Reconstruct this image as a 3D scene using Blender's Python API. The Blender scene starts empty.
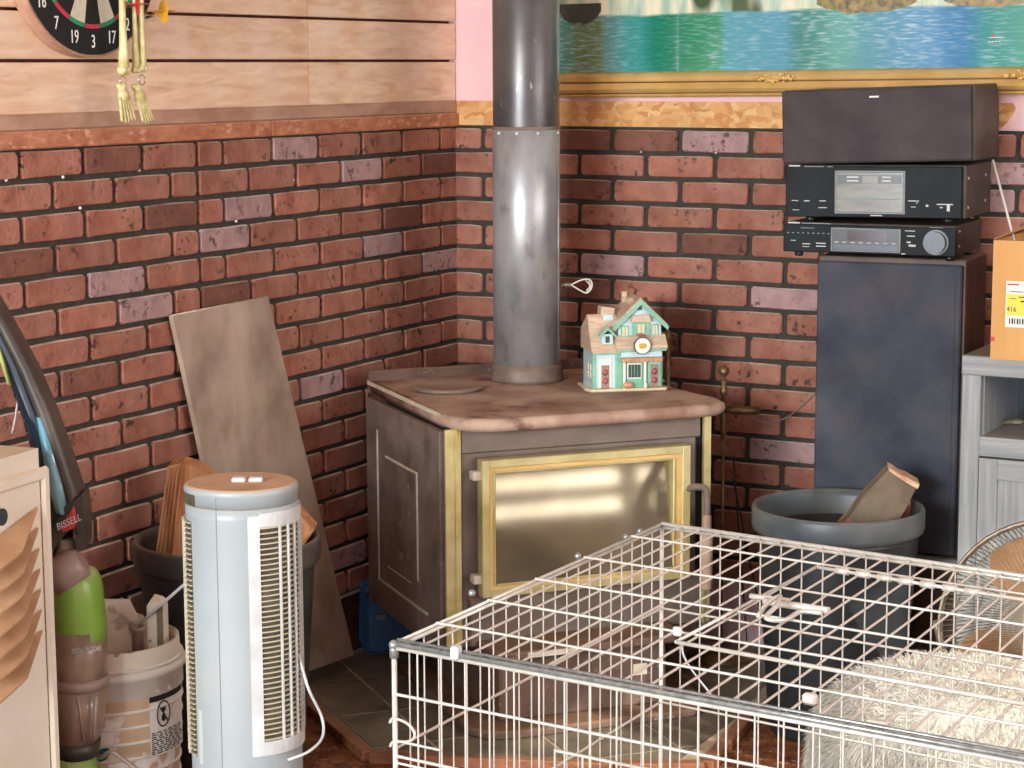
import bpy, bmesh, math, random
import numpy as np
from mathutils import Vector, Matrix
R = math.radians
random.seed(7)
rng = np.random.default_rng(7)
S = bpy.context.scene
COL = S.collection

# ------------------------------------------------------------------ camera
CAM = Vector((3.0377, -5.2090, 1.5852)); PAN, PITCH, ROLL, FPX = -0.50183, -0.15029, -0.0041964, 2101.06
_f = Vector((math.sin(PAN)*math.cos(PITCH), math.cos(PAN)*math.cos(PITCH), math.sin(PITCH)))
_r0 = Vector((math.cos(PAN), -math.sin(PAN), 0)); _u0 = _r0.cross(_f)
_r = _r0*math.cos(ROLL) + _u0*math.sin(ROLL); _u = -_r0*math.sin(ROLL) + _u0*math.cos(ROLL)
cd = bpy.data.cameras.new('camera'); cam = bpy.data.objects.new('camera', cd); COL.objects.link(cam)
cd.sensor_width = 36; cd.lens = FPX/1024*36; cd.clip_start = 0.05
m = Matrix.Identity(4)
for i in range(3):
    m[i][0] = _r[i]; m[i][1] = _u[i]; m[i][2] = -_f[i]; m[i][3] = CAM[i]
cam.matrix_world = m
S.camera = cam
YAW = -PAN                                   # a thing that faces the camera has this turn

# ------------------------------------------------------------------ light and exposure
S.view_settings.view_transform = 'Standard'; S.view_settings.look = 'None'
S.view_settings.gamma = 1; S.view_settings.exposure = 0.64
W = bpy.data.worlds.new('daylight'); S.world = W; W.use_nodes = True
bg = W.node_tree.nodes['Background']; bg.inputs[0].default_value = (0.80, 0.90, 1.0, 1); bg.inputs[1].default_value = 1.15
sd = bpy.data.lights.new('sun', 'SUN'); sd.energy = 3.0; sd.angle = R(0.6); sd.color = (1, .95, .86)
sun = bpy.data.objects.new('sun', sd); COL.objects.link(sun)
sun.rotation_euler = Vector((-1, .26, -.50)).to_track_quat('-Z', 'Y').to_euler()
def area(name, loc, aim, sx, sy, e, col):
    d = bpy.data.lights.new(name, 'AREA'); d.shape = 'RECTANGLE'; d.size = sx; d.size_y = sy; d.energy = e; d.color = col
    o = bpy.data.objects.new(name, d); COL.objects.link(o); o.location = loc
    o.rotation_euler = (Vector(aim)-Vector(loc)).to_track_quat('-Z', 'Y').to_euler(); return o
area('patio_door_light', (5.4, -1.9, 1.25), (0, -1.9, 1.1), 2.6, 2.3, 130, (1, .97, .92))
area('rear_window_light', (1.2, -7.9, 1.8), (.7, -.6, 1.0), 2.2, 1.5, 210, (.93, .97, 1))

area('rear_side_window_light', (.55, -7.0, 1.5), (.6, -.7, 1.2), .9, 1.9, 55, (.90, .96, 1))

# ------------------------------------------------------------------ where a pixel of the photograph lies
def ray(x, y): return _f + _r*((x-512)/FPX) - _u*((y-384)/FPX)
def atz(x, y, z): d = ray(x, y); return CAM + d*((z-CAM.z)/d.z)
def atX(x, y, X=0.): d = ray(x, y); return CAM + d*((X-CAM.x)/d.x)
def atY(x, y, Y=0.): d = ray(x, y); return CAM + d*((Y-CAM.y)/d.y)
def atd(x, y, D): return CAM + ray(x, y)*D

# ------------------------------------------------------------------ materials
def lin(h):
    if isinstance(h, str):
        h = h.lstrip('#'); c = [int(h[i:i+2], 16)/255 for i in (0, 2, 4)]
    else: c = h
    return tuple((v/12.92 if v <= .04045 else ((v+.055)/1.055)**2.4) for v in c) + (1,)
class NT:
    def __init__(s, name):
        s.m = bpy.data.materials.new(name); s.m.use_nodes = True; s.t = s.m.node_tree
        s.b = s.t.nodes['Principled BSDF']; s.N = s.t.nodes
    def new(s, typ, **kw):
        n = s.N.new(typ)
        for k, v in kw.items():
            if hasattr(n, k): setattr(n, k, v)
        return n
    def L(s, a, b): s.t.links.new(a, b)
    def mix(s, fac, a, b, blend='MIX'):
        n = s.new('ShaderNodeMix', data_type='RGBA', blend_type=blend)
        for i, v in ((0, fac), (6, a), (7, b)):
            if hasattr(v, 'links'): s.L(v, n.inputs[i])
            else: n.inputs[i].default_value = v
        return n.outputs[2]
    def math(s, op, a, b=0., clamp=False):
        n = s.new('ShaderNodeMath', operation=op); n.use_clamp = clamp
        for i, v in ((0, a), (1, b)):
            if hasattr(v, 'links'): s.L(v, n.inputs[i])
            else: n.inputs[i].default_value = v
        return n.outputs[0]
    def noise(s, scale, detail=4, stretch=(1, 1, 1), rough=.55, rnd=False, dist=0):
        tc = s.new('ShaderNodeTexCoord'); mp = s.new('ShaderNodeMapping'); s.L(tc.outputs['Object'], mp.inputs[0])
        mp.inputs['Scale'].default_value = stretch
        n = s.new('ShaderNodeTexNoise', noise_dimensions='4D'); s.L(mp.outputs[0], n.inputs['Vector'])
        n.inputs['Scale'].default_value = scale; n.inputs['Detail'].default_value = detail
        n.inputs['Roughness'].default_value = rough; n.inputs['Distortion'].default_value = dist
        if rnd:
            oi = s.new('ShaderNodeObjectInfo'); s.L(s.math('MULTIPLY', oi.outputs['Random'], 37.), n.inputs['W'])
        return n.outputs[0]
    def ramp(s, v, a, b, lo=0., hi=1.):
        n = s.new('ShaderNodeMapRange'); n.inputs[1].default_value = a; n.inputs[2].default_value = b
        n.inputs[3].default_value = lo; n.inputs[4].default_value = hi; s.L(v, n.inputs[0]); return n.outputs[0]
def mat(name, c1, c2=None, scale=9, detail=5, rough=.6, metal=0., bump=0., bscale=None, stretch=(1, 1, 1), dust=0., dcol='#b49a80',
        speck=None, spscale=60, spcut=(.62, .68), spamt=.8, rnd=0., lo=.35, hi=.65, alpha=1., trans=0., spec=.5, veil=0., dist=0, coat=0):
    t = NT(name); col = lin(c1)
    n1 = t.noise(scale, detail, stretch, rnd=bool(rnd), dist=dist)
    out = t.mix(t.ramp(n1, lo, hi), lin(c1), lin(c2 or c1))
    if rnd:
        oi = t.new('ShaderNodeObjectInfo'); hs = t.new('ShaderNodeHueSaturation')
        t.L(t.ramp(oi.outputs['Random'], 0, 1, 1-rnd, 1+rnd), hs.inputs['Value']); t.L(out, hs.inputs['Color']); out = hs.outputs[0]
    if speck:
        n2 = t.noise(spscale, 3, stretch, rnd=bool(rnd)); n3 = t.noise(spscale*.22, 2, rnd=bool(rnd))
        f = t.math('MULTIPLY', t.ramp(n2, *spcut), t.ramp(n3, .45, .62), True)
        out = t.mix(t.math('MULTIPLY', f, spamt), out, lin(speck))
    if veil:                                   # dust film on every side
        n4 = t.noise(7, 6); out = t.mix(t.math('MULTIPLY', t.ramp(n4, .38, .75), veil), out, lin(dcol))
    if dust:                                   # dust that has settled on what faces up
        g = t.new('ShaderNodeNewGeometry'); sp = t.new('ShaderNodeSeparateXYZ'); t.L(g.outputs['Normal'], sp.inputs[0])
        f = t.math('MULTIPLY', t.ramp(sp.outputs[2], .45, .95), t.ramp(t.noise(14, 6), .2, .62)); out = t.mix(t.math('MULTIPLY', f, dust, True), out, lin(dcol))
    t.L(out, t.b.inputs['Base Color'])
    t.b.inputs['Roughness'].default_value = rough; t.b.inputs['Metallic'].default_value = metal
    t.b.inputs['Specular IOR Level'].default_value = spec
    if coat: t.b.inputs['Coat Weight'].default_value = coat; t.b.inputs['Coat Roughness'].default_value = .08
    if alpha < 1: t.b.inputs['Alpha'].default_value = alpha
    if trans: t.b.inputs['Transmission Weight'].default_value = trans
    if bump:
        bn = t.new('ShaderNodeBump'); bn.inputs['Distance'].default_value = bump; bn.inputs['Strength'].default_value = 1
        t.L(t.noise(bscale or scale*4, 6, stretch, rnd=bool(rnd)), bn.inputs['Height']); t.L(bn.outputs[0], t.b.inputs['Normal'])
    return t.m
M = {}
M['brick'] = mat('red brick', '#ad725c', '#925947', 22, 8, .78, bump=.004, bscale=75, speck='#2c2220', spscale=66, spcut=(.57, .61), spamt=.9, rnd=.15, dust=1.0, dcol='#ecd0c0', veil=.12)
M['brick_dark'] = mat('darker red brick', '#8a5a49', '#72493c', 22, 8, .8, bump=.004, bscale=75, speck='#2b1e1c', spscale=66, spcut=(.57, .61), rnd=.12, dust=1.0, dcol='#d8bbac')
M['brick_pink'] = mat('pinkish brick', '#bb9793', '#a38382', 22, 8, .78, bump=.004, bscale=75, speck='#3a2c30', spscale=66, spcut=(.54, .59), rnd=.1, dust=1.0, dcol='#eedcd6')
M['mortar'] = mat('dark mortar', '#48443a', '#383631', 60, 5, .9, bump=.002, bscale=200)
M['plank'] = mat('raw pine', '#f6d7b6', '#e0b48e', 5, 9, .55, bump=.0006, bscale=60, stretch=(1, 1.2, 7), speck='#8a5540', spscale=4.5, spcut=(.54, .72), spamt=.7, rnd=.06, veil=.45, dcol='#fdf2e4', dist=1.2)
M['rail'] = mat('stained rail', '#cc8a66', '#a5654a', 25, 7, .5, bump=.002, bscale=60, stretch=(1, 1, 2), speck='#f2bd98', spscale=36, spcut=(.54, .62), spamt=.7, dust=.6, dcol='#dcc4ac')
M['rail_top'] = mat('dusty rail top', '#c4a088', '#a98069', 16, 7, .65, bump=.001, stretch=(1, .5, 1))
M['pink'] = mat('pink paint', '#f6d2d2', '#f0c4c8', 3, 4, .55, bump=.0003, bscale=60)
M['ceiling'] = mat('ceiling white', '#d8cfc4', '#cbbfb2', 3, 4, .8)
M['lower_wall'] = mat('rust brown boarding', '#6b2f22', '#42201a', 30, 7, .85, bump=.002)
M['slate'] = mat('dark slate', '#5a5d50', '#383d36', 7, 9, .38, bump=.002, bscale=16, speck='#a08e70', spscale=9, spcut=(.5, .66), spamt=.6, rnd=.15, dust=.5, dcol='#a8947a')
M['grout'] = mat('tan grout', '#c8b296', '#a8927a', 40, 5, .85)
M['edge_wood'] = mat('worn wooden edging', '#9a6240', '#74442c', 10, 6, .6, stretch=(1, 6, 6), dust=.3)
M['carpet'] = mat('brown carpet', '#96603f', '#5f3826', 22, 9, .95, bump=.012, bscale=110, speck='#d0a888', spscale=80, spcut=(.54, .6), spamt=.75, spec=.1)
def osb():
    t = NT('strand board'); tc = t.new('ShaderNodeTexCoord'); mp = t.new('ShaderNodeMapping'); t.L(tc.outputs['Object'], mp.inputs[0])
    mp.inputs['Scale'].default_value = (.8, 1, 1.3); mp.inputs['Rotation'].default_value = (0, .7, 0)
    n = t.noise(9, 3); d = t.mix(.12, mp.outputs[0], (0, 0, 0, 1)); ad = t.new('ShaderNodeVectorMath', operation='ADD'); t.L(mp.outputs[0], ad.inputs[0])
    sc = t.new('ShaderNodeVectorMath', operation='SCALE'); nz = t.new('ShaderNodeTexNoise'); nz.inputs['Scale'].default_value = 14; t.L(tc.outputs['Object'], nz.inputs['Vector'])
    t.L(nz.outputs[1], sc.inputs[0]); sc.inputs['Scale'].default_value = .08; t.L(sc.outputs[0], ad.inputs[1])
    v = t.new('ShaderNodeTexVoronoi'); v.inputs['Scale'].default_value = 46; t.L(ad.outputs[0], v.inputs['Vector'])
    sp = t.new('ShaderNodeSeparateColor'); t.L(v.outputs['Color'], sp.inputs[0])
    c = t.mix(t.ramp(sp.outputs[0], 0, 1), lin('#f0c07c'), lin('#d08e50')); c = t.mix(t.ramp(sp.outputs[1], .82, .9, 0, .8), c, lin('#f3cf92'))
    c = t.mix(t.ramp(n, .35, .7, 0, .35), c, lin('#a0602e')); t.L(c, t.b.inputs['Base Color']); t.b.inputs['Roughness'].default_value = .6
    return t.m
M['osb'] = osb()
M['stove'] = mat('brown stove enamel', '#5a4a46', '#443633', 14, 6, .5, metal=.25, bump=.0008, speck='#8a7a6c', spscale=50, spamt=.45, dust=.8, dcol='#a58a78', veil=.25)
M['stove_front'] = mat('grey brown stove steel', '#80766c', '#665b52', 8, 7, .42, metal=.25, bump=.0005, dust=.8, dcol='#a58a78', veil=.3)
M['stove_side'] = mat('dark brown side panel', '#86776c', '#5e5048', 10, 9, .45, metal=.1, bump=.0006, speck='#c4b6aa', spscale=26, spcut=(.57, .68), spamt=.6, veil=.4, dcol='#a09084')
M['stove_top'] = mat('rusty dusty stove top', '#bfa28c', '#8a6552', 7, 9, .7, bump=.002, bscale=24, speck='#4e2f24', spscale=14, spcut=(.54, .66), spamt=.65, lo=.38, hi=.62)
M['stove_base'] = mat('dusty brown pedestal', '#6a5449', '#503d35', 12, 6, .7, bump=.001, veil=.3, speck='#a89484', spscale=70, spcut=(.6,.64), spamt=.6, dust=.8, dcol='#94704f')
M['ridge'] = mat('cream painted ridge', '#d8cfbe', '#b9ac98', 30, 4, .5)
M['brass'] = mat('dull brass', '#e0d490', '#c6b674', 18, 5, .36, metal=.55, veil=.6, dcol='#f6edc4', bump=.0002)
M['door_glass'] = mat('tan door glass', '#8e826c', '#6f634f', 4, 7, .06, metal=.5, veil=.35, dcol='#a08e6e')  # tan base colour over the whole pane, mottled lighter
M['dark_gap'] = mat('black iron and gap shade', '#1f1d1b', '#2b2826', 20, 4, .7)
M['pipe_up'] = mat('dark blued stove pipe', '#6c6a69', '#504f51', 5, 7, .34, metal=.5, stretch=(1, 1, .3), veil=.35, dcol='#9c948a', bump=.0003, speck='#b9b2a4', spscale=90, spcut=(.64,.68))
M['pipe_low'] = mat('weathered grey stove pipe', '#babec2', '#85898d', 9, 9, .36, metal=.4, stretch=(1, 1, .5), veil=.5, dcol='#c0b6aa', bump=.0005, speck='#4a4744', spscale=26, spcut=(.54, .66), spamt=.6)
M['collar'] = mat('dusty iron collar', '#8f7e72', '#6e5d52', 14, 5, .6, metal=.3, dust=.7)
M['steel'] = mat('bright wire', '#c4c2ba', '#9a978f', 30, 4, .26, metal=.85)
M['galv'] = mat('galvanised crate wire', '#e6e4da', '#cfcdc2', 40, 4, .32, metal=.35, veil=.3, dcol='#f2ecdc')
M['galv_dark'] = mat('tarnished crate rail', '#a9adaa', '#7f8583', 90, 4, .3, metal=.5)
M['rivet'] = mat('pale rivet', '#e0dccf', None, rough=.4)
M['plywood'] = mat('weathered plywood', '#bda793', '#8e7866', 5, 9, .55, bump=.0008, stretch=(1, 1.3, .6), speck='#6a5244', spscale=6, spcut=(.5, .66), spamt=.55, veil=.55, dcol='#d6c4b0', dist=.8)
M['plyedge'] = mat('pale board edge', '#d8c8b0', '#b8a48c', 40, 4, .7)
M['pine_new'] = mat('split pine', '#cf9868', '#a56a42', 22, 6, .6, stretch=(3, 3, .25), bump=.002, bscale=26)
M['log'] = mat('grey weathered split log', '#7d6c58', '#574a3d', 12, 8, .8, bump=.003, stretch=(1, 1, .5), veil=.3, dcol='#a69a80')
M['log_end'] = mat('fresh split end', '#e2c9a4', '#c98f76', 30, 5, .7, bump=.002)
M['pink_wood'] = mat('pinkish cedar', '#c0705a', '#96503e', 20, 5, .7)
M['bin'] = mat('grey bin plastic with painted shade', '#23282b', '#1a1e21', 6, 6, .45, veil=.2, dcol='#4c504c', dust=.5, bump=.0006)  # body colour darkened to hold the shade below the rim
M['bin_rim'] = mat('worn grey bin rim', '#525b5f', '#3f474c', 8, 6, .42, veil=.4, dcol='#8a8a7c', dust=.6)
M['bin_black_rim'] = mat('worn black bin rim', '#454442', '#333231', 8, 6, .42, veil=.45, dcol='#8a7f70', dust=.7)
M['bin_black'] = mat('black bin plastic', '#303132', '#232426', 8, 6, .42, veil=.35, dcol='#7a7064', dust=.7)
M['fan_body'] = mat('pale grey fan plastic', '#a9b3b5', '#9ea9ac', 4, 4, .38, veil=.12, dcol='#cbb99c', dust=.95)
M['fan_cream'] = mat('cream fan grille', '#d6cfb8', '#c4bb9e', 20, 4, .45, dust=.6)
M['fan_dust'] = mat('tan dust on plastic', '#d2aa88', '#bf9674', 12, 7, .8)
M['fan_hole'] = mat('dark fan inside', '#5c543f', '#3b3426', 20, 4, .8)
M['white_plastic'] = mat('white plastic', '#d9dcdb', '#c6c9c6', 20, 4, .35)
M['cream'] = mat('cream plastic', '#f0ead9', '#e8dec8', 4, 5, .42, veil=.12, dcol='#d8b890', dust=.95, )
M['louver'] = mat('dusty louver', '#c8a07a', '#b18660', 14, 6, .7, dust=.5, dcol='#a47a56')
M['black'] = mat('black plastic', '#1d1e20', '#292a2c', 20, 4, .3, dust=.4)
M['bucket'] = mat('paint spattered white bucket', '#f2ead8', '#e2d6be', 5, 6, .5, speck='#7a6c5c', spscale=11, spcut=(.535, .55), spamt=.95, dust=.4, dcol='#d8c4a6')
M['bucket_low'] = mat('mud streaked bucket wall', '#dcc2a4', '#c2a27e', 9, 7, .6, speck='#f6f2e8', spscale=14, spcut=(.52, .57), spamt=.95, stretch=(1, 1, .8))
M['bucket_rib'] = mat('white bucket rib', '#ece8dc', '#dcd2be', 12, 4, .5)
M['paper'] = mat('white label paper', '#e9e5da', None, rough=.6)
M['ink'] = mat('black print', '#1c1b1a', None, rough=.6)
M['teal'] = mat('teal plastic', '#2c6a78', '#1f5160', 20, 4, .4)
M['vac_dark'] = mat('dusty dark vacuum shell', '#4a423a', '#352f2a', 12, 5, .4, veil=.3, dcol='#7d7060')
M['vac_blue'] = mat('glossy blue black shell', '#12303f', '#0d2230', 3, 3, .08, coat=1)
M['vac_highlight'] = mat('painted pale blue highlight', '#8fc3cf', '#5f9fb0', 10, 3, .12, coat=1)  # colour stands in for the shine on the blue shell
M['vac_yellow'] = mat('pale yellow green trim', '#cfd58c', '#b5c070', 10, 3, .3)
M['vac_grey'] = mat('smoky purple plastic', '#a48c86', '#8a716b', 10, 5, .28, veil=.4, dcol='#b8a08c')
M['vac_green'] = mat('lime green tank cap', '#8fb94a', '#79a83c', 6, 4, .3, veil=.2, dcol='#d2c49a', dust=.9)
M['vac_tank'] = mat('brown dirty tank', '#957a68', '#70594a', 9, 9, .28, veil=.6, dcol='#c4a890', coat=.4)
M['red'] = mat('red print', '#c43a34', None, rough=.5)
M['blue_tub'] = mat('blue plastic tub', '#3a72a8', '#2c5c8c', 8, 5, .4, veil=.15, dcol='#5d6f80')
M['speaker_cloth'] = mat('blue grey speaker cloth', '#474c58', '#383c47', 5, 8, .9, veil=.3, dcol='#827d76', bump=.0006, bscale=300, spec=.2)
M['center_cloth'] = mat('mauve grey speaker cloth', '#4a4347', '#3c363a', 5, 7, .9, veil=.25, dcol='#7d7268', bump=.0006, bscale=300, spec=.2)
M['walnut'] = mat('walnut veneer', '#54362a', '#38221b', 14, 6, .5, stretch=(3, 3, .3), veil=.15, dust=.85, dcol='#a89884')
M['vinyl'] = mat('dusty black vinyl', '#46403c', '#302b28', 9, 8, .55, veil=.45, dcol='#6f655a', dust=.8, spec=.25)
M['hifi'] = mat('dusty black hifi front', '#121417', '#0d0f11', 5, 9, .5, veil=.3, dcol='#3c444a', dust=.85, bump=.0002, spec=.15)
M['hifi_print'] = mat('pale print', '#c4c8c4', None, rough=.5)
M['hifi_dim'] = mat('dim grey print', '#7d8684', None, rough=.5)
M['display'] = mat('dark red display', '#3c1420', '#260c16', 20, 3, .15)
M['knob'] = mat('dark blue grey knob', '#3a4a58', '#2b3844', 10, 3, .28)
M['tapeglass'] = mat('smoky cassette window', '#6d6a58', '#45443a', 10, 6, .25, stretch=(1, 1, 5), veil=.3, dcol='#9c937c')
M['cardboard'] = mat('tan cardboard', '#d9a766', '#cf9a58', 3, 4, .7, stretch=(6, 6, .4), bump=.0002)
M['cardboard_in'] = mat('cardboard inside', '#a87850', '#8f6440', 8, 4, .8)
M['yellow'] = mat('yellow label', '#ead84a', None, rough=.6)
M['greywood'] = mat('grey oak laminate', '#a4a7a3', '#82888a', 18, 6, .55, stretch=(4, 4, .22), bump=.0002, dust=.7, dcol='#a09680')
M['greywood_h'] = mat('grey oak laminate lengthwise', '#a4a7a3', '#82888a', 18, 6, .55, stretch=(.22, 4, 5), bump=.0002, dust=.75, dcol='#97856c')
M['bluegrey'] = mat('pale blue back panel', '#7f9fb8', '#6a8aa6', 16, 4, .6, stretch=(.3, 1, 5))
M['shell'] = mat('speckled grey stone', '#a39f88', '#6f6c5a', 50, 5, .6, bump=.001)
M['tan_blade'] = mat('tan fan blade', '#c79a6c', '#b08355', 8, 5, .5)
M['fan_wire'] = mat('fan cage wire', '#bcb29c', '#8f856f', 30, 4, .4, metal=.4, dust=.6)
M['fan_wire_dark'] = mat('dark rear cage wire', '#6d6250', '#4c4336', 30, 4, .5, metal=.2, dust=.4)  # darker than the front cage wire
M['fur'] = mat('cream white fur', '#d2d0c6', '#c4bfae', 4, 5, .9, spec=.1)
M['fur_base'] = mat('cream fur ground', '#c8c4b8', '#bab4a4', 8, 5, .95, spec=.1)
M['gold'] = mat('gilded moulding', '#e6c07a', '#cba052', 14, 5, .4, metal=.18, veil=.3, dcol='#f2e0b8')
M['gold_dark'] = mat('shadow bronze groove', '#6e4a20', '#543614', 20, 4, .5, metal=.4)
M['bone'] = mat('yellowed plastic bone', '#e6dfaa', '#c8bb78', 40, 5, .45, bump=.0008, bscale=120)
M['dart_black'] = mat('black dartboard', '#1e1f1e', '#151615', 80, 3, .85)
M['dart_cream'] = mat('cream sisal', '#dcd9c4', '#cfcab0', 80, 3, .85)
M['dart_green'] = mat('green sisal', '#2f9a6a', '#258a5c', 80, 3, .85)
M['dart_red'] = mat('red sisal', '#cc4454', '#bb3646', 80, 3, .85)
M['dart_side'] = mat('tan dartboard side', '#c49a80', '#ab7f66', 30, 4, .8)
M['dart_white'] = mat('white numerals', '#eeeeea', None, rough=.5)
M['flight_red'] = mat('red flight', '#c8242c', None, rough=.4)
M['flight_yellow'] = mat('yellow flight', '#e0a828', None, rough=.4)
M['aged_brass'] = mat('aged brass', '#8f7650', '#6a553a', 30, 5, .4, metal=.6, veil=.3, dcol='#a08c70')
M['c_blue'] = mat('glazed pale blue', '#cfe6ea', '#bcdce4', 30, 3, .22, coat=.6)
M['c_green'] = mat('glazed mint green', '#94cdb2', '#7cbc9e', 30, 3, .22, coat=.6)
M['c_roof'] = mat('glazed peach roof', '#e2cbae', '#c4a890', 26, 4, .28, stretch=(1, 1, 5), coat=.6)
M['c_cream'] = mat('glazed cream', '#eee0c0', '#e2d0aa', 30, 3, .25, coat=.6)
M['c_red'] = mat('glazed brick red', '#b4605c', '#a04e50', 60, 3, .3)
M['c_dark'] = mat('glazed dark pane', '#54645e', '#3e4c48', 60, 3, .15)
M['c_orange'] = mat('glazed orange awning', '#dca27c', '#c88c68', 60, 3, .3)
M['c_white'] = mat('glazed white', '#f0eee4', None, rough=.25)
M['c_yellow'] = mat('glazed yellow', '#e4c040', '#caa22c', 90, 3, .3)

# ------------------------------------------------------------------ mesh helpers
def nb(): return bmesh.new()
def box(bm, lo, hi, bev=0., rot=None, seg=1):
    lo, hi = Vector(lo), Vector(hi); c = (lo+hi)/2; s = hi-lo
    r = bmesh.ops.create_cube(bm, size=1); vs = r['verts']
    bmesh.ops.scale(bm, vec=s, verts=vs)
    if bev:
        es = list({e for v in vs for e in v.link_edges})
        r2 = bmesh.ops.bevel(bm, geom=es, offset=min(bev, min(s)*.49), segments=seg, affect='EDGES', profile=.5)
        vs = list({v for f in r2['faces'] for v in f.verts} | {v for v in vs if v.is_valid})
    if rot is not None: bmesh.ops.transform(bm, matrix=rot, verts=vs)
    bmesh.ops.translate(bm, vec=c, verts=vs); return vs
def tube(bm, pts, r, seg=6, caps=True, closed=False):
    pts = [Vector(p) for p in pts]; n = len(pts); rs = r if isinstance(r, (list, tuple)) else [r]*n
    rings = []; up = None
    for i, p in enumerate(pts):
        if closed: d = pts[(i+1) % n]-pts[i-1]
        else: d = pts[min(i+1, n-1)]-pts[max(i-1, 0)]
        d.normalize()
        if up is None:
            up = Vector((0, 0, 1)) if abs(d.z) < .9 else Vector((1, 0, 0))
        a = (up - d*up.dot(d)).normalized(); b = d.cross(a); up = a
        rings.append([bm.verts.new(p + (a*math.cos(2*math.pi*k/seg) + b*math.sin(2*math.pi*k/seg))*rs[i]) for k in range(seg)])
    for i in range(n if closed else n-1):
        A, B = rings[i], rings[(i+1) % n]
        for k in range(seg): bm.faces.new((A[k], A[(k+1) % seg], B[(k+1) % seg], B[k])).smooth = True
    if caps and not closed:
        bm.faces.new(rings[0][::-1]); bm.faces.new(rings[-1])
def lathe(bm, prof, seg=32, c=(0, 0, 0), sx=1., sy=1., cap0=True, cap1=True, smooth=True):
    rings = []
    for r, z in prof:
        rings.append([bm.verts.new((c[0]+r*sx*math.cos(2*math.pi*k/seg), c[1]+r*sy*math.sin(2*math.pi*k/seg), c[2]+z)) for k in range(seg)])
    for A, B in zip(rings, rings[1:]):
        for k in range(seg): bm.faces.new((A[k], A[(k+1) % seg], B[(k+1) % seg], B[k])).smooth = smooth
    if cap0: bm.faces.new(rings[0][::-1])
    if cap1: bm.faces.new(rings[-1])
    return rings
def prism(bm, poly, ax, a, b, bev=0.):
    """polygon given in the two other axes, pushed from a to b along ax"""
    def P(u, v, w):
        return {'x': (w, u, v), 'y': (u, w, v), 'z': (u, v, w)}[ax]
    A = [bm.verts.new(P(u, v, a)) for u, v in poly]; B = [bm.verts.new(P(u, v, b)) for u, v in poly]
    fs = [bm.faces.new(A[::-1]), bm.faces.new(B)]
    n = len(poly)
    for i in range(n): fs.append(bm.faces.new((A[i], A[(i+1) % n], B[(i+1) % n], B[i])))
    if bev: bmesh.ops.bevel(bm, geom=list({e for f in fs for e in f.edges}), offset=bev, segments=1, affect='EDGES')
    return A+B
def disc(bm, c, r, t, axis='y', seg=24):
    vs = bmesh.ops.create_cone(bm, cap_ends=True, segments=seg, radius1=r, radius2=r, depth=t)['verts']
    if axis == 'y': bmesh.ops.rotate(bm, verts=vs, cent=(0, 0, 0), matrix=Matrix.Rotation(R(90), 3, 'X'))
    if axis == 'x': bmesh.ops.rotate(bm, verts=vs, cent=(0, 0, 0), matrix=Matrix.Rotation(R(90), 3, 'Y'))
    bmesh.ops.translate(bm, vec=c, verts=vs)
def ball(bm, c, r, s=(1, 1, 1), sub=2):
    vs = bmesh.ops.create_icosphere(bm, subdivisions=sub, radius=r)['verts']
    bmesh.ops.scale(bm, vec=s, verts=vs); bmesh.ops.translate(bm, vec=c, verts=vs)
    for v in vs:
        for f in v.link_faces: f.smooth = True
    return vs
def obj(name, bm, m, parent=None, loc=None, rot=None, **props):
    me = bpy.data.meshes.new(name); bmesh.ops.recalc_face_normals(bm, faces=bm.faces); bm.to_mesh(me); bm.free()
    if m is not None: me.materials.append(M[m] if isinstance(m, str) else m)
    o = bpy.data.objects.new(name, me); COL.objects.link(o)
    if parent is not None: o.parent = parent
    if loc is not None: o.location = loc
    if rot is not None: o.rotation_euler = rot
    for k, v in props.items(): o[k] = v
    return o
def inst(src, loc=(0, 0, 0), rot=(0, 0, 0), scale=None, parent=None, label=None, name=None):
    o = src.copy()
    if name: o.name = name
    COL.objects.link(o); o.parent = parent; o.location = loc; o.rotation_euler = rot
    if scale is not None: o.scale = scale
    return o
def thing(name, label, cat, loc=(0, 0, 0), rotz=0., group=None):
    o = bpy.data.objects.new(name, None); COL.objects.link(o); o.empty_display_size = .05
    o.location = loc; o.rotation_euler = (0, 0, rotz); o['label'] = label; o['category'] = cat
    if group: o['group'] = group
    return o
def tag(o, label, cat, group=None):
    o['label'] = label; o['category'] = cat
    if group: o['group'] = group
    return o
def struct(name, bm, m, parent=None):
    o = obj(name, bm, m, parent)
    if parent is None: o['kind'] = 'structure'
    return o
def B1(name, lo, hi, m, parent, bev=0., rot=None, seg=1, **k):
    bm = nb(); box(bm, lo, hi, bev, rot, seg); return obj(name, bm, m, parent, **k)
def text(name, body, size, loc, rot, m, parent, extrude=.0004, align='CENTER', sx=1., shear=0):
    c = bpy.data.curves.new(name, 'FONT'); c.body = body; c.size = size; c.extrude = extrude; c.align_x = align; c.align_y = 'CENTER'; c.shear = shear
    c.resolution_u = 3; t_ = bpy.data.objects.new(name, c); COL.objects.link(t_)
    dg = bpy.context.evaluated_depsgraph_get(); me = bpy.data.meshes.new_from_object(t_.evaluated_get(dg)); bpy.data.objects.remove(t_)
    me.materials.clear(); me.materials.append(M[m]); o = bpy.data.objects.new(name, me); COL.objects.link(o); o.parent = parent; o['kind'] = 'stuff'
    o.location = loc; o.rotation_euler = rot; o.scale = (sx, 1, 1); return o
def smooth_curve(pts, n=8):
    P = [Vector(p) for p in pts]; P = [P[0]*2-P[1]] + P + [P[-1]*2-P[-2]]; out = []
    for i in range(1, len(P)-2):
        for k in range(n):
            t = k/n; a, b, c, d = P[i-1], P[i], P[i+1], P[i+2]
            out.append(.5*((2*b)+(c-a)*t+(2*a-5*b+4*c-d)*t*t+(-a+3*b-3*c+d)*t**3))
    out.append(P[-2]); return out

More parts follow.
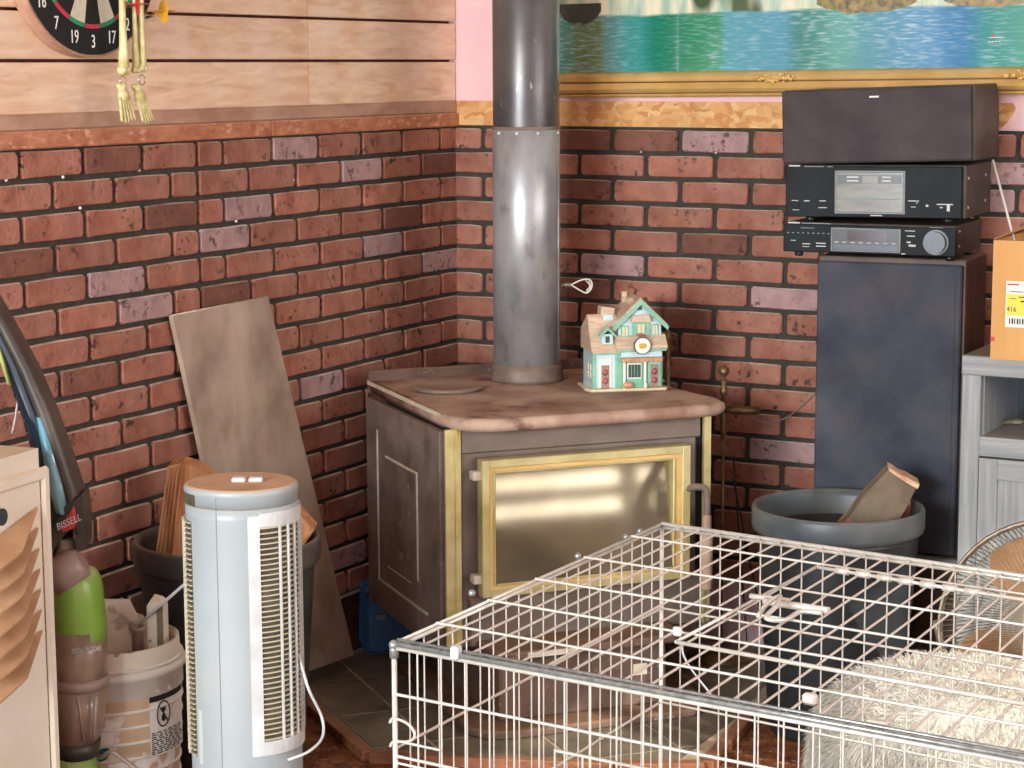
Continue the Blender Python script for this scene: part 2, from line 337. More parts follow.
# ================================================================== THE ROOM
BL, CH, BT = .2032, .06835, 1.42          # brick length with joint, course height, top of the brick panels
bm = nb(); box(bm, (-.02, -7.5, -.1), (5.6, 0.02, 0)); floor = struct('floor', bm, 'carpet')
bm = nb(); box(bm, (-.15, -7.5, 2.44), (5.6, .15, 2.5)); struct('ceiling', bm, 'ceiling')
wl = bpy.data.objects.new('wall_left', None); COL.objects.link(wl); wl['kind'] = 'structure'
wr = bpy.data.objects.new('wall_right', None); COL.objects.link(wr); wr['kind'] = 'structure'
bm = nb(); box(bm, (-.14, -7.5, 0), (-.02, .14, 2.44)); obj('backing', bm, 'lower_wall', wl)
bm = nb(); box(bm, (-.02, -4.2, BT-18*CH+.0), (0, 0, BT)); obj('mortar_bed', bm, 'mortar', wl)
bm = nb(); box(bm, (-.02, 0, 0), (4.6, .14, 2.44)); obj('painted_wallboard', bm, 'pink', wr)
bm = nb(); box(bm, (0, -.006, BT-18*CH), (3.0, .001, BT)); obj('mortar_bed', bm, 'mortar', wr)
# far right wall with the patio door opening the daylight and the sun come through
bm = nb(); box(bm, (4.6, -7.5, 0), (4.72, -3.0, 2.44)); box(bm, (4.6, -.55, 0), (4.72, .14, 2.44)); box(bm, (4.6, -3.0, 2.08), (4.72, -.55, 2.44)); struct('wall_patio', bm, 'pink')
bm = nb(); box(bm, (4.6, -3.0, 0), (4.7, -2.95, 2.08)); box(bm, (4.6, -.6, 0), (4.7, -.55, 2.08)); box(bm, (4.6, -1.8, 0), (4.7, -1.74, 2.08)); struct('door_1', bm, 'white_plastic')

bm = nb()
for z0, z1 in ((0, .44), (.50, .56), (.62, 1.45)): box(bm, (4.95, -3.6, z0), (4.98, .3, z1))  # unseen boards added outside; their gaps shape bright bands reflected in the stove glass
tag(obj('light_blocker', bm, 'stove_top'), 'added unseen brown boarded light fence outside the far door', 'blocker')
def brick_mesh(L, seed, bow=.0012):
    r = random.Random(seed); h = CH-.0125; cr = .006
    a, b = L/2, h/2
    out = [(-a+cr, -b), (0, -b), (a-cr, -b), (a, -b+cr), (a, b-cr), (a-cr, b), (0, b), (-a+cr, b), (-a, b-cr), (-a, -b+cr)]
    out = [(x+r.uniform(-bow, bow), z+r.uniform(-bow, bow)) for x, z in out]
    bm = bmesh.new(); rings = []
    for y, k in ((.0, 0), (-.006, 0), (-.0095, .0022)):
        ring = []
        for x, z in out:
            ring.append(bm.verts.new((x-math.copysign(k, x) if abs(x) > 1e-3 else x, y, z-math.copysign(k, z))))
        rings.append(ring)
    n = len(out)
    for A, B in zip(rings, rings[1:]):
        for i in range(n): bm.faces.new((A[i], A[(i+1) % n], B[(i+1) % n], B[i]))
    bm.faces.new(rings[-1]); bmesh.ops.recalc_face_normals(bm, faces=bm.faces)
    me = bpy.data.meshes.new('brick'); bm.to_mesh(me); bm.free(); return me
J = .0125
MESH = {}
for key, m_ in (('r', 'brick'), ('d', 'brick_dark'), ('p', 'brick_pink')):
    for hl in (1, .5, .44):
        MESH[key, hl] = []
        for s_ in range(3):
            me = brick_mesh(BL*hl-J, hash((key, int(hl*100), s_)) % 1000 if False else s_*7+int(hl*100)+ord(key)); me.materials.append(M[m_]); MESH[key, hl].append(me)
def brick_cell(x, y, wall):
    """photograph pixel -> (row, along in brick lengths)"""
    p = atX(x, y) if wall == 'L' else atY(x, y)
    return int((BT-p.z)/CH), (-p.y/BL if wall == 'L' else (p.x+.0054)/BL)
PINK = {'L': [brick_cell(x, y, 'L') for x, y in ((222, 237), (113, 280), (143, 306), (240, 205), (292, 148), (359, 168), (380, 243), (440, 258), (318, 381), (352, 545))],
        'R': [brick_cell(x, y, 'R') for x, y in ((718, 140), (614, 263), (785, 298), (1010, 180), (1015, 200), (760, 445))]}
DARK = {'L': [brick_cell(x, y, 'L') for x, y in ((168, 214), (22, 262), (220, 300), (410, 210), (60, 385), (110, 160), (430, 160))],
        'R': [brick_cell(x, y, 'R') for x, y in ((560, 140), (660, 140), (570, 185), (740, 245), (575, 290), (630, 330), (700, 325), (575, 330))]}
def lay(wall, parent, umax, rows=18):
    for row in range(rows):
        u = 0.; cells = []
        while u < umax:
            pan = int(u // 6); start = u - 6*pan
            half_first = ((row + pan) % 2 == 0)
            if half_first and (abs(start) < 1e-6 or abs(start-5.5) < 1e-6): w = .5
            else: w = 1.
            cells.append((u, w)); u += w
        for u, w in cells:
            mid = u+w/2; key = 'r'
            for (rr, uu) in PINK[wall]:
                if rr == row and u <= uu < u+w: key = 'p'
            for (rr, uu) in DARK[wall]:
                if rr == row and u <= uu < u+w and key == 'r': key = 'd'
            me = random.choice(MESH[key, w]); z = BT-CH*(row+.5)-.003
            o = bpy.data.objects.new('brick', me); COL.objects.link(o); o.parent = parent
            o.rotation_euler = (0, (math.pi if random.random() < .0 else 0), R(90) if wall == 'L' else 0)
            pr = random.uniform(-.0012, .0012)
            o.location = (pr, -mid*BL, z) if wall == 'L' else (mid*BL-.0054, -.006-pr, z)
lay('L', wl, 12.); lay('R', wr, 12.)
for (px, py) in ((6, 180), (63, 177), (139, 170), (80, 208), (236, 221), (360, 252), (432, 335), (293, 180), (325, 156), (352, 335)):
    q_ = atX(px, py, .006); bm = nb(); ball(bm, q_, .0042, sub=1); obj('nail_head', bm, 'rivet', wl)
for (px, py) in ((641, 152), (716, 153), (647, 292), (614, 320)):
    q_ = atY(px, py, -.012); bm = nb(); ball(bm, q_, .0038, sub=1); obj('nail_head', bm, 'rivet', wr)
# planks over the brick on the left wall
seam = atX(308, 85).y
hs = [1.488, 1.600, 1.7065, 1.815, 1.93, 2.05, 2.17, 2.30, 2.44]
for i in range(len(hs)-1):
    for a, b in ((seam+.0015, -.003), (-2.6, seam-.0015), (-4.6, -2.603)):
        B1('plank', (-.02, a, hs[i]+(.0035 if i else 0)), (.004+random.uniform(-.001, .001), b, hs[i+1]-.0035), 'plank', wl, .002)
B1('panel_foot_strip', (-.02, -4.2, BT-18*CH-.012), (.004, 0, BT-18*CH-.003), 'plyedge', wl)
bm = nb(); tube(bm, smooth_curve([atX(a, b, .007) for a, b in ((229, 113), (232, 109), (236, 109), (237, 113), (232, 114), (240, 113), (242, 110), (244, 113), (247, 110), (249, 113), (252, 110), (255, 112))], 3), .0011, 4); obj('pencil_mark', bm, 'gold_dark', wl)
for a, b in ((atX(265, 120).y+.001, -.012), (-2.3, atX(265, 120).y-.001), (-4.5, -2.303)):
    B1('rail_board', (-.02, a, BT-.004), (.020, b, BT+.034), 'rail', wl, .003)
B1('rail_cap', (-.02, -4.5, BT+.034), (.013, -.012, BT+.068), 'rail_top', wl, .004)
bm = nb(); xe = atY(1016, 108, 0).x; xl = atY(999, 128, 0).x
prism(bm, [(0, BT), (xl, BT), (xl+.02, BT+.02), (xe, BT+.055), (xe-.006, BT+.068), (0, BT+.068)], 'y', -.014, .0)
obj('strand_board_strip', bm, 'osb', wr)

# ================================================================== HEARTH
HZ = .02
poly = [Vector(p) for p in ((.0, -.005), (.0, -.86), (.10, -.965), (.503, -1.275), (.62, -1.235), (1.03, -1.075), (1.21, -.98), (1.15, -.55), (1.14, -.005))]
bm = nb(); prism(bm, [tuple(p) for p in poly], 'z', .0, HZ-.002); hearth = struct('floor_hearth', bm, 'grout')
a40 = R(40); E1 = Vector((math.sin(a40), math.cos(a40))); E2 = Vector((math.cos(a40), -math.sin(a40)))   # along the stove front / out of it
def clip(pg, p0, n):
    out = []
    for i in range(len(pg)):
        a, b = pg[i], pg[(i+1) % len(pg)]; da, db = (a-p0).dot(n), (b-p0).dot(n)
        if da <= 0: out.append(a)
        if da*db < 0: out.append(a+(b-a)*(da/(da-db)))
    return out
def inset(pg, d):
    n = len(pg); out = list(pg)
    ar = sum(pg[i].x*pg[(i+1) % n].y-pg[(i+1) % n].x*pg[i].y for i in range(n))
    for i in range(n):
        a, b = pg[i], pg[(i+1) % n]; e = b-a
        if e.length < 1e-5: continue
        nn = Vector((e.y, -e.x)).normalized()*(1 if ar > 0 else -1)
        out = clip(out, a-nn*d, nn)
        if len(out) < 3: return []
    return out
T = .262; g0 = Vector((.374, -.979)); c0 = Vector((.300, -.905))
for i in range(-6, 7):
    for j in range(-6, 7):
        base = g0 + E2*(T*j); o0 = (c0-g0).dot(E1)
        cell = [base+E1*(o0+T*i), base+E1*(o0+T*(i+1)), base+E1*(o0+T*(i+1))-E2*T, base+E1*(o0+T*i)-E2*T]
        pg = cell; n = len(poly)
        for k in range(n):
            a, b = poly[k], poly[(k+1) % n]; e = b-a; nn = Vector((-e.y, e.x)).normalized()   # clockwise? checked below
            ar = sum(poly[q].x*poly[(q+1) % n].y-poly[(q+1) % n].x*poly[q].y for q in range(n))
            if ar > 0: nn = -nn
            pg = clip(pg, a-nn*(.012 if 1 < k < 7 else .001), nn)
            if len(pg) < 3: break
        if len(pg) < 3: continue
        pg = inset(pg, .005)
        if len(pg) < 3: continue
        bm = nb(); prism(bm, [tuple(p) for p in pg], 'z', HZ-.006, HZ+random.uniform(-.0008, .0008)); obj('tile', bm, 'slate', hearth)
for k in range(2, 7):
    a, b = poly[k], poly[k+1]; d = (b-a); nn = Vector((-d.y, d.x)).normalized()
    if nn.dot(Vector((.5, -.6))-((a+b)/2)) > 0: nn = nn
    ctr = Vector((.5, -.5)); nn = nn if nn.dot(((a+b)/2)-ctr) > 0 else -nn
    bm = nb(); prism(bm, [tuple(a-nn*.010), tuple(b-nn*.010), tuple(b+nn*.022), tuple(a+nn*.022)], 'z', 0, HZ+.004, .002); obj('edging', bm, 'edge_wood', hearth)

# ================================================================== PICTURE on the right wall
def painting():
    t = NT('waterfall lake print with painted reflections'); tc = t.new('ShaderNodeTexCoord'); sp = t.new('ShaderNodeSeparateXYZ'); t.L(tc.outputs['Object'], sp.inputs[0])
    X, Z = sp.outputs[0], sp.outputs[2]
    cr = t.new('ShaderNodeValToRGB'); L_ = 1.62
    t.L(t.math('DIVIDE', X, L_), cr.inputs[0]); e = cr.color_ramp
    stops = [(560, '#2c8c84'), (572, '#2f8a70'), (577, '#4a7034'), (600, '#4f7236'), (607, '#4e8f8e'), (640, '#3c948e'), (655, '#1d8068'), (680, '#1f8060'), (690, '#2f8a62'), (720, '#35906a'), (726, '#4a9aa8'), (785, '#3a8fa8'),
             (796, '#1b7a78'), (815, '#1c8072'), (838, '#4a9c90'), (880, '#2f86a0'), (930, '#2f82b0'), (965, '#2878a8'), (985, '#1f8c88'), (1024, '#1e9078')]  # olive and green bands are room reflections in the glass, painted into the print
    x0 = atY(540, 70, -.03).x
    st = [((atY(px, 60, -.03).x-x0)/L_, c) for px, c in stops]
    while len(e.elements) < len(st): e.elements.new(.5)
    for el, (p_, c) in zip(e.elements, st): el.position = p_; el.color = lin(c)
    rip = t.noise(26, 6, (1, 1, 7)); big = t.noise(4, 3, (1, 1, 1))
    f = t.math('MULTIPLY', t.ramp(rip, .48, .66), t.ramp(big, .42, .6, .1, .75), True)
    c = t.mix(f, cr.outputs[0], lin('#a9d2dc'))
    wob = t.math('ADD', Z, t.math('MULTIPLY', t.math('SUBTRACT', big, .5), -.03))
    up = t.ramp(wob, .148, .155)
    fall = t.noise(30, 4, (1, 1, .15)); fc = t.mix(t.ramp(fall, .4, .6), lin('#efe9c8'), lin('#a7c6b4')); fc = t.mix(t.ramp(t.noise(7, 2, (1, 1, .3)), .56, .62), fc, lin('#3f5a38'))
    c = t.mix(up, c, fc); t.L(c, t.b.inputs['Base Color']); t.b.inputs['Roughness'].default_value = .12; t.b.inputs['Coat Weight'].default_value = .5
    return t.m, x0
pm, px0 = painting()
zin = atY(790, 72.5, -.03).z
pic = thing('framed_picture', 'wide gold-framed waterfall lake picture hung on the pink wall above the brick', 'picture', (px0, -.03, zin), 0)
pic.rotation_euler = (0, R(-.55), 0)
bm = nb(); box(bm, (0, -.002, 0), (1.62, .012, .62)); obj('print', bm, pm, pic)
prof = [(0, .0), (-.006, -.012), (-.014, -.020), (-.024, -.016), (-.028, -.010), (-.034, -.016), (-.046, -.026), (-.054, -.018), (-.058, -.008), (-.064, -.010), (-.068, -.004), (-.068, .022), (0, .022)]
def frame_rail(name, horizontal, flip, at_):
    bm = nb()
    pr = [(z*flip, y) for z, y in prof]
    if horizontal:
        A = [bm.verts.new((0+z*1*flip, y, at_+z)) for z, y in pr]; B = [bm.verts.new((1.62-z*flip, y, at_+z)) for z, y in pr]
    else:
        A = [bm.verts.new((at_+z, y, 0+z*flip)) for z, y in pr]; B = [bm.verts.new((at_+z, y, .62-z*flip)) for z, y in pr]
    n = len(pr); bm.faces.new(A); bm.faces.new(B[::-1])
    for i in range(n): bm.faces.new((A[i], A[(i+1) % n], B[(i+1) % n], B[i]))
    return obj(name, bm, 'gold', pic)
fr_b = frame_rail('frame_rail', True, 1, 0); frame_rail('frame_rail', True, -1, .62); frame_rail('frame_rail', False, 1, 0); frame_rail('frame_rail', False, -1, 1.62)
for zz, yy in ((-.0285, -.0125), (-.0575, -.0105)): B1('groove', (0, yy, zz-.0016), (1.62, yy+.004, zz+.0016), 'gold_dark', fr_b)
bm = nb()
for k in range(200): ball(bm, (.0+k*.0081, -.012, -.063), .0026, sub=1)
obj('beading', bm, 'gold', fr_b, kind='stuff')
for px in (783, 1030):
    xo = atY(px-4, 85, -.03).x-px0; bm = nb()
    for k in range(34):
        s_ = random.uniform(-.06, .05); ball(bm, (xo+s_, -.024, -.022+random.uniform(-.012, .016)*(1-abs(s_)*12)), random.uniform(.003, .006), (1.3, .6, .8), 1)
    obj('carved_scroll', bm, 'gold', pic)
for a, b, hgt in ((818, 918, 11), (945, 1040, 8), (560, 602, 16)):
    xa, xb = atY(a, 5, -.03).x-px0, atY(b, 5, -.03).x-px0; bm = nb(); N = 18; z0 = .62; pts = []
    zt = (68-3)*5.3/FPX; zb = zt-hgt*.0024+.0
    for k in range(N+1): pts.append((xa+(xb-xa)*k/N, .164-hgt*.0024*(1-abs(2*k/N-1)**3)*(.75+.25*random.random())))
    pts += [(xb, .185), (xa, .185)]; prism(bm, pts, 'y', -.0035, -.002); obj('painted_rocks', bm, mat('painted rocks', '#a98d4a', '#4a4a28', 60, 6, .4) if hgt < 16 else mat('painted dark rocks', '#3c4438', '#22302c', 40, 5, .4), pic)
bm = nb(); xs = atY(996, 40, -.03).x-px0
for k in range(6): box(bm, (xs-.016+k*.0062, -.003, .071), (xs-.0115+k*.0062, -.002, .0728))
for k in range(4): box(bm, (xs-.018+k*.0085, -.003, .0615), (xs-.012+k*.0085, -.002, .0632))
obj('signature', bm, 'paper', pic)
B1('seal_mark', (xs-.008, -.003, .073), (xs-.002, -.002, .079), 'red', pic)

# ================================================================== DARTBOARD
dc = Vector((.0, atX(90, 56).y, 0)); db = thing('dartboard', 'round black and cream dartboard hung on the pine planks', 'dartboard', (.004, atX(77, 30).y, 1.585+(67.5-54.5)*4.62/FPX+.225), R(90))
bm = nb(); disc(bm, (0, -.018, 0), .232, .036, 'y', 72); obj('sisal_block', bm, 'dart_side', db)
bm = nb(); disc(bm, (0, -.0375, 0), .2265, .003, 'y', 72); obj('number_ring', bm, 'dart_black', db)
NUM = [20, 1, 18, 4, 13, 6, 10, 15, 2, 17, 3, 19, 7, 16, 8, 11, 14, 9, 12, 5]
def sector(bm, a0, a1, r0, r1, y):
    P = []
    for k in range(5): a = a0+(a1-a0)*k/4; P.append((r1*math.sin(a), r1*math.cos(a)))
    for k in range(5): a = a1+(a0-a1)*k/4; P.append((r0*math.sin(a), r0*math.cos(a)))
    prism(bm, P, 'y', y, y-.0015)
for k in range(20):
    a0, a1 = R(18*k-9+.4), R(18*k+9-.4); dk_ = k % 2 == 0
    for r0, r1, nm, m1, m2 in ((.018, .098, 'inner_segment', 'dart_black', 'dart_cream'), (.107, .161, 'outer_segment', 'dart_black', 'dart_cream'), (.0985, .1065, 'treble_segment', 'dart_red', 'dart_green'), (.1615, .1705, 'double_segment', 'dart_red', 'dart_green')):
        bm = nb(); sector(bm, a0, a1, r0, r1, -.039); obj(nm, bm, m1 if dk_ else m2, db)
for k, nmb in enumerate(NUM):
    a = R(18*k); text('numeral', str(nmb), .040, (.199*math.sin(a), -.0405, .199*math.cos(a)), (R(90), 0, 0), 'dart_white', db, sx=.72)
# darts
for nm, px, py, m_, lb in (('dart', 137, 4, 'flight_red', 'dart with a red flight stuck in the dartboard edge'), ('dart', 162, 12, 'flight_yellow', 'dart with a yellow flight leaning out over the planks')):
    tip = atX(px-22 if m_ == 'flight_yellow' else px-12, py+8 if m_ == 'flight_yellow' else py+4, .05); end = atX(px, py, .15)
    t_ = thing(nm, lb, 'dart', tip); d = end-tip; d2 = d.normalized()
    bm = nb(); tube(bm, [(0, 0, 0), d*.35], [.0006, .0012]); obj('point', bm, 'steel', t_)
    bm = nb(); tube(bm, [d*.3, d*.62], .0032, 8); obj('barrel', bm, 'aged_brass', t_)
    bm = nb(); tube(bm, [d*.62, d*.85], .002, 6); obj('shaft', bm, m_, t_)
    side = d2.cross(Vector((0, 0, 1))).normalized(); up2 = side.cross(d2)
    bm = nb()
    for ax in (side, up2):
        for sg in (1, -1):
            q = [d*.82, d*.82+ax*sg*.022+d2*.016, d*.82+ax*sg*.025+d2*.042, d*.82+d2*.05]
            nrm = d2.cross(ax)*.0004
            vs = [bm.verts.new(p+nrm) for p in q] + [bm.verts.new(p-nrm) for p in q]
            bm.faces.new(vs[:4]); bm.faces.new(vs[4:][::-1])
            for i in range(4): bm.faces.new((vs[i], vs[(i+1) % 4], vs[4+(i+1) % 4], vs[4+i]))
    obj('flight', bm, m_, t_)
# skeleton legs
sk = thing('skeleton_legs', 'yellowed plastic skeleton legs dangling in front of the dartboard', 'decoration', atX(130, 60, .10), R(90))
O_ = sk.location
def lp(px, py, X=.1): v = atX(px, py, X)-O_; return Vector((v.y, -v.x, v.z))
for (x0, x1, y1, r_) in ((120, 124, 68, .0085), (140, 142, 66, .0075), (132, 136, 68, .006)):
    bm = nb(); top = lp(x0, -70); bot = lp(x1, y1)
    pts = [top.lerp(bot, k/10) for k in range(11)]; tube(bm, pts, [r_*v for v in (1.3, 1., .9, .85, .85, .85, .9, .95, 1.05, 1.3, 1.5)], 10)
    ball(bm, bot+Vector((-.006, 0, -.004)), r_*1.35); ball(bm, bot+Vector((.006, 0, -.004)), r_*1.35); obj('leg_bone', bm, 'bone', sk)
for (x, y) in ((123, 81), (142, 80)):
    c = lp(x, y); bm = nb(); tube(bm, [c+Vector((.0105*math.cos(R(a)), 0, .011*math.sin(R(a)))) for a in range(0, 360, 24)], .0011, 5, closed=True); obj('ring', bm, 'steel', sk)
for (xa, xb, ya, yb, w) in ((122, 129, 86, 124, .019), (137, 149, 87, 124, .016)):
    a = lp(xa, ya, .10); b = lp(xb, yb, .125); ft = nb()
    ball(ft, a+Vector((0, 0, -.002)), .0105, (1.2, 1, 1)); ball(ft, a+Vector((-.009, .0, .0)), .007)
    ball(ft, a.lerp(b, .26), .0125, (1.4, .8, 1.4)); ball(ft, a.lerp(b, .12), .010, (1.2, .9, 1.2))
    o = obj('foot', ft, 'bone', sk)
    for k in range(5):
        off = (k-2)/2; p0 = a.lerp(b, .30)+Vector((off*w*.75, 0, 0)); p1 = a.lerp(b, .98-.03*abs(k-1.5))+Vector((off*w*1.15, 0, 0))
        bm = nb(); tube(bm, [p0.lerp(p1, q) for q in (0, .25, .5, .62, .75, .86, 1)], [.0042, .0034, .003, .0042, .003, .0038, .0024], 7); obj('toe', bm, 'bone', o)

# ================================================================== WOOD STOVE
OF = Vector((.6771-.766*.08, -1.0220+.643*.08, HZ)); SROT = R(50)
stove = thing('wood_stove', 'brown freestanding wood stove with brass trimmed door in the brick corner', 'stove', OF, SROT)
Ms = Matrix.Translation(OF) @ Matrix.Rotation(SROT, 4, 'Z'); Mi = Ms.inverted()
def sl(p): return Mi @ p
B1('firebox', (-.04, .012, .185), (.585, .575, .722), 'stove_front', stove, .006)
# side panels with raised ridges
for s0, s1, ins in ((-.086, -.066, -1), (.606, .620, 1)):
    sp_ = B1('side_panel', (s0, .02, .172), (s1, .598, .714), 'stove_side', stove, .003)
    xo = s0 if ins < 0 else s1
    def rg(a, b, w=.0045):
        y0, z0 = a; y1, z1 = b; B1('ridge', (xo-.003, min(y0, y1)-w/2, min(z0, z1)-w/2), (xo+.003, max(y0, y1)+w/2, max(z0, z1)+w/2), 'ridge', sp_, .001)
    rg((.500, .250), (.500, .640), .007); rg((.120, .250), (.500, .250), .007)
    rg((.185, .32), (.185, .585), .007); rg((.185, .585), (.43, .585), .006); rg((.24, .30), (.43, .30), .002)
    B1('ridge', (xo-.002, .14, .655), (xo+.002, .49, .662), 'stove_side', sp_, .001)
B1('front_shade_strip', (-.066, .02, .185), (-.018, .05, .722), 'dark_gap', stove); B1('front_shade_strip', (.583, .02, .185), (.612, .05, .722), 'dark_gap', stove)  # black strips put in as the shade beside the firebox front
for nm, s0, s1 in (('brass_strip', -.080, -.040), ('brass_strip', .594, .616)):
    o = B1(nm, (s0, -.004, .190), (s1, .004, .722), 'brass', stove, .0015); B1('strip_fold', (s0+(.024 if s0 < 0 else .0), -.009, .190), (s0+(.028 if s0 < 0 else .005), -.003, .722), 'brass', o)
B1('front_band', (-.040, .0, .660), (.590, .014, .722), 'stove_front', stove, .004)
# door
dr = B1('door', (.0, -.012, .318), (.542, .006, .650), 'stove_front', stove, .004)
bm = nb()
def ring_frame(bm, x0, z0, x1, z1, w, ya, yb, wr_=None):
    wr_ = wr_ or w
    box(bm, (x0, ya, z0), (x0+w, yb, z1), .002); box(bm, (x1-wr_, ya, z0), (x1, yb, z1), .002)
    box(bm, (x0+w*.98, ya, z0), (x1-wr_*.98, yb, z0+w), .002); box(bm, (x0+w*.98, ya, z1-w), (x1-wr_*.98, yb, z1), .002)
ring_frame(bm, -.002, .318, .542, .650, .020, -.042, -.010, .022); obj('brass_frame', bm, 'brass', dr)
bm = nb(); ring_frame(bm, .016, .336, .522, .632, .012, -.038, -.010, .024); obj('inner_brass_frame', bm, 'gold', dr)
bm = nb(); ring_frame(bm, .026, .346, .500, .622, .006, -.044, -.012); obj('glass_bead', bm, 'brass', dr)
B1('glass', (.028, -.029, .346), (.500, -.025, .622), 'door_glass', dr, rot=Matrix.Rotation(R(-6), 4, 'X'))
# handle
hd = nb(); pts = smooth_curve([(.535, -.035, .540), (.550, -.055, .548), (.572, -.062, .540), (.577, -.062, .50), (.577, -.062, .47)], 5); tube(hd, pts, .009, 8)
o = obj('handle_bracket', hd, 'collar', dr)
bm = nb(); lathe(bm, [(.010, -.085), (.0155, -.08), (.0155, .055), (.011, .06), (.011, .10), (.007, .105)], 14, (.577, -.062, .375)); obj('handle_grip', bm, 'stove_top', dr)
B1('hinge', (-.020, -.03, .60), (.002, .0, .622), 'ridge', stove, .003); B1('hinge', (-.020, -.03, .35), (.002, .0, .372), 'ridge', stove, .003)
# lower front, ash shelf, pedestal
B1('lower_front', (-.02, -.004, .190), (.588, .014, .312), 'stove_front', stove, .004)
bm = nb(); prism(bm, [(-.005, .01), (.0, -.115), (.02, -.135), (.46, -.135), (.49, -.11), (.50, .01)], 'z', .186, .206, .005); obj('ash_shelf', bm, 'stove_base', stove)
ped = B1('pedestal', (.026, -.08, .022), (.462, .45, .186), 'stove_base', stove, .006)
B1('name_plate', (.075, -.137, .190), (.205, -.134, .203), 'ridge', stove)
B1('sticker', (.372, -.083, .10), (.408, -.0795, .128), 'c_cream', ped)
bm = nb(); prism(bm, [(-.04, .50), (-.06, -.08), (-.02, -.14), (.06, -.155), (.50, -.155), (.56, -.12), (.58, -.04), (.58, .50)], 'z', .0, .022, .006); obj('base_plate', bm, 'stove_base', stove)
# top plate with bullnose front
bm = nb()
prof_t = [(0, .0), (-.012, .002), (-.020, .012), (-.016, .022), (0.0, .028)]
outl = [(-.066, .63), (-.070, .06), (-.062, .0), (-.03, -.045), (.01, -.065), (.56, -.065), (.61, -.055), (.645, -.02), (.652, .03), (.64, .09), (.61, .40), (.61, .63)]
rings = []
cx, cy = .3, .25
for k, z in ((.94, .722), (.985, .720), (1.0, .731), (.995, .744), (.97, .750)):
    rings.append([bm.verts.new((cx+(x-cx)*k, cy+(y-cy)*k if y < .5 else y, z)) for x, y in outl])
for A, B in zip(rings, rings[1:]):
    for i in range(len(A)): bm.faces.new((A[i], A[(i+1) % len(A)], B[(i+1) % len(A)], B[i])).smooth = True
bm.faces.new(rings[0][::-1]); bm.faces.new(rings[-1]); top = obj('top_plate', bm, 'stove_top', stove)
TZ = HZ+.750
B1('rear_ledge', (-.066, .632, .715), (.61, .650, .776), 'stove_base', stove, .003)
B1('side_lip', (-.071, .06, .742), (-.068, .632, .752), 'plyedge', stove)
lc = sl(atz(448, 382, TZ+.02)); lid = nb()
lathe(lid, [(.080, 0), (.090, .003), (.090, .009), (.082, .012), (.076, .008), (.02, .009)], 36, (lc.x, min(lc.y, .525), .750)); obj('lid', lid, 'collar', stove)
pc = sl(atz(527, 379.5, TZ)); pc.z = 0; pc.y = min(pc.y, .53)

# ================================================================== FLUE PIPE
pw = Ms @ Vector((pc.x, pc.y, 0)); Dp = (pw-CAM).dot(_f)
pr = 67.5/2/FPX*((Vector((pw.x, pw.y, 1.3))-CAM).dot(_f))
flue = thing('flue_pipe', 'tall grey metal flue pipe rising from the stove top', 'pipe', (pw.x, pw.y, TZ), 0)
zj = 1.585-(125-66)*Dp/FPX-TZ
bm = nb(); lathe(bm, [(pr*1.10, 0), (pr*1.12, .01), (pr*1.06, .03), (pr*1.03, .045)], 40); obj('collar', bm, 'collar', flue)
bm = nb(); lathe(bm, [(pr, .02), (pr, zj), (pr*.97, zj+.002)], 48); lo_ = obj('lower_section', bm, 'pipe_low', flue)
bm = nb(); lathe(bm, [(pr*.97, zj-.01), (pr*.985, zj+.002), (pr*.985, 2.44-TZ)], 48); up_ = obj('upper_section', bm, 'pipe_up', flue)
bm = nb(); lathe(bm, [(pr*1.0, zj-.004), (pr*1.02, zj), (pr*1.0, zj+.004)], 48, cap0=False, cap1=False); obj('joint_band', bm, 'collar', lo_)
for (px, py) in ((499, 130), (517, 131), (538, 130), (558, 131)):
    p = ray(px, py); a = math.asin(max(-1, min(1, (px-526.5)/34.2))); ang = -PAN  # around the camera facing side
    v = Vector((math.sin(a), -math.cos(a), 0)); v.rotate(Matrix.Rotation(YAW, 3, 'Z')); bm = nb(); ball(bm, v*pr+Vector((0, 0, zj-.012)), .0045, sub=1); obj('rivet', bm, 'rivet', lo_)
# the seam of the pipe and its damper handle
v = Vector((math.sin(R(70)), -math.cos(R(70)), 0)); v.rotate(Matrix.Rotation(YAW, 3, 'Z'))
bm = nb(); tube(bm, [v*pr+Vector((0, 0, .05)), v*pr+Vector((0, 0, zj-.01))], .0025, 4); obj('seam', bm, 'pipe_low', lo_)
rt = Vector((math.cos(YAW), math.sin(YAW), 0)); hz = 1.585-(277-66)*Dp/FPX-TZ; s_ = Dp/FPX
h0 = rt*pr+Vector((0, 0, hz)); hm = nb()
tube(hm, [h0-rt*.01, h0+rt*.012], .003, 8)
coil = [h0+rt*(.004+k*.00065)+Vector((0, 0, .0065*math.sin(k*1.1)))+Vector((-rt.y, rt.x, 0))*.0065*math.cos(k*1.1) for k in range(40)]; tube(hm, coil, .0016, 5)
obj('damper_coil', hm, 'steel', flue)
hm = nb(); q = h0+rt*.028
loop = [q+rt*a*s_+Vector((0, 0, b*s_)) for a, b in ((0, 0), (5, 2.5), (11, 5), (17, 5.5), (20, 3), (20.5, -1), (19, -5), (15, -8), (10, -6), (5, -3))]
tube(hm, smooth_curve(loop+[loop[0]], 4), .0022, 6)
cl = [q+rt*(15+4.5*math.sin(k/24*3.1)+1.6*math.cos(k*1.6))*s_+Vector((0, 0, (5-k/24*12+1.6*math.sin(k*1.6))*s_)) for k in range(25)]; tube(hm, cl, .0016, 5)
obj('damper_loop', hm, 'rivet', flue)

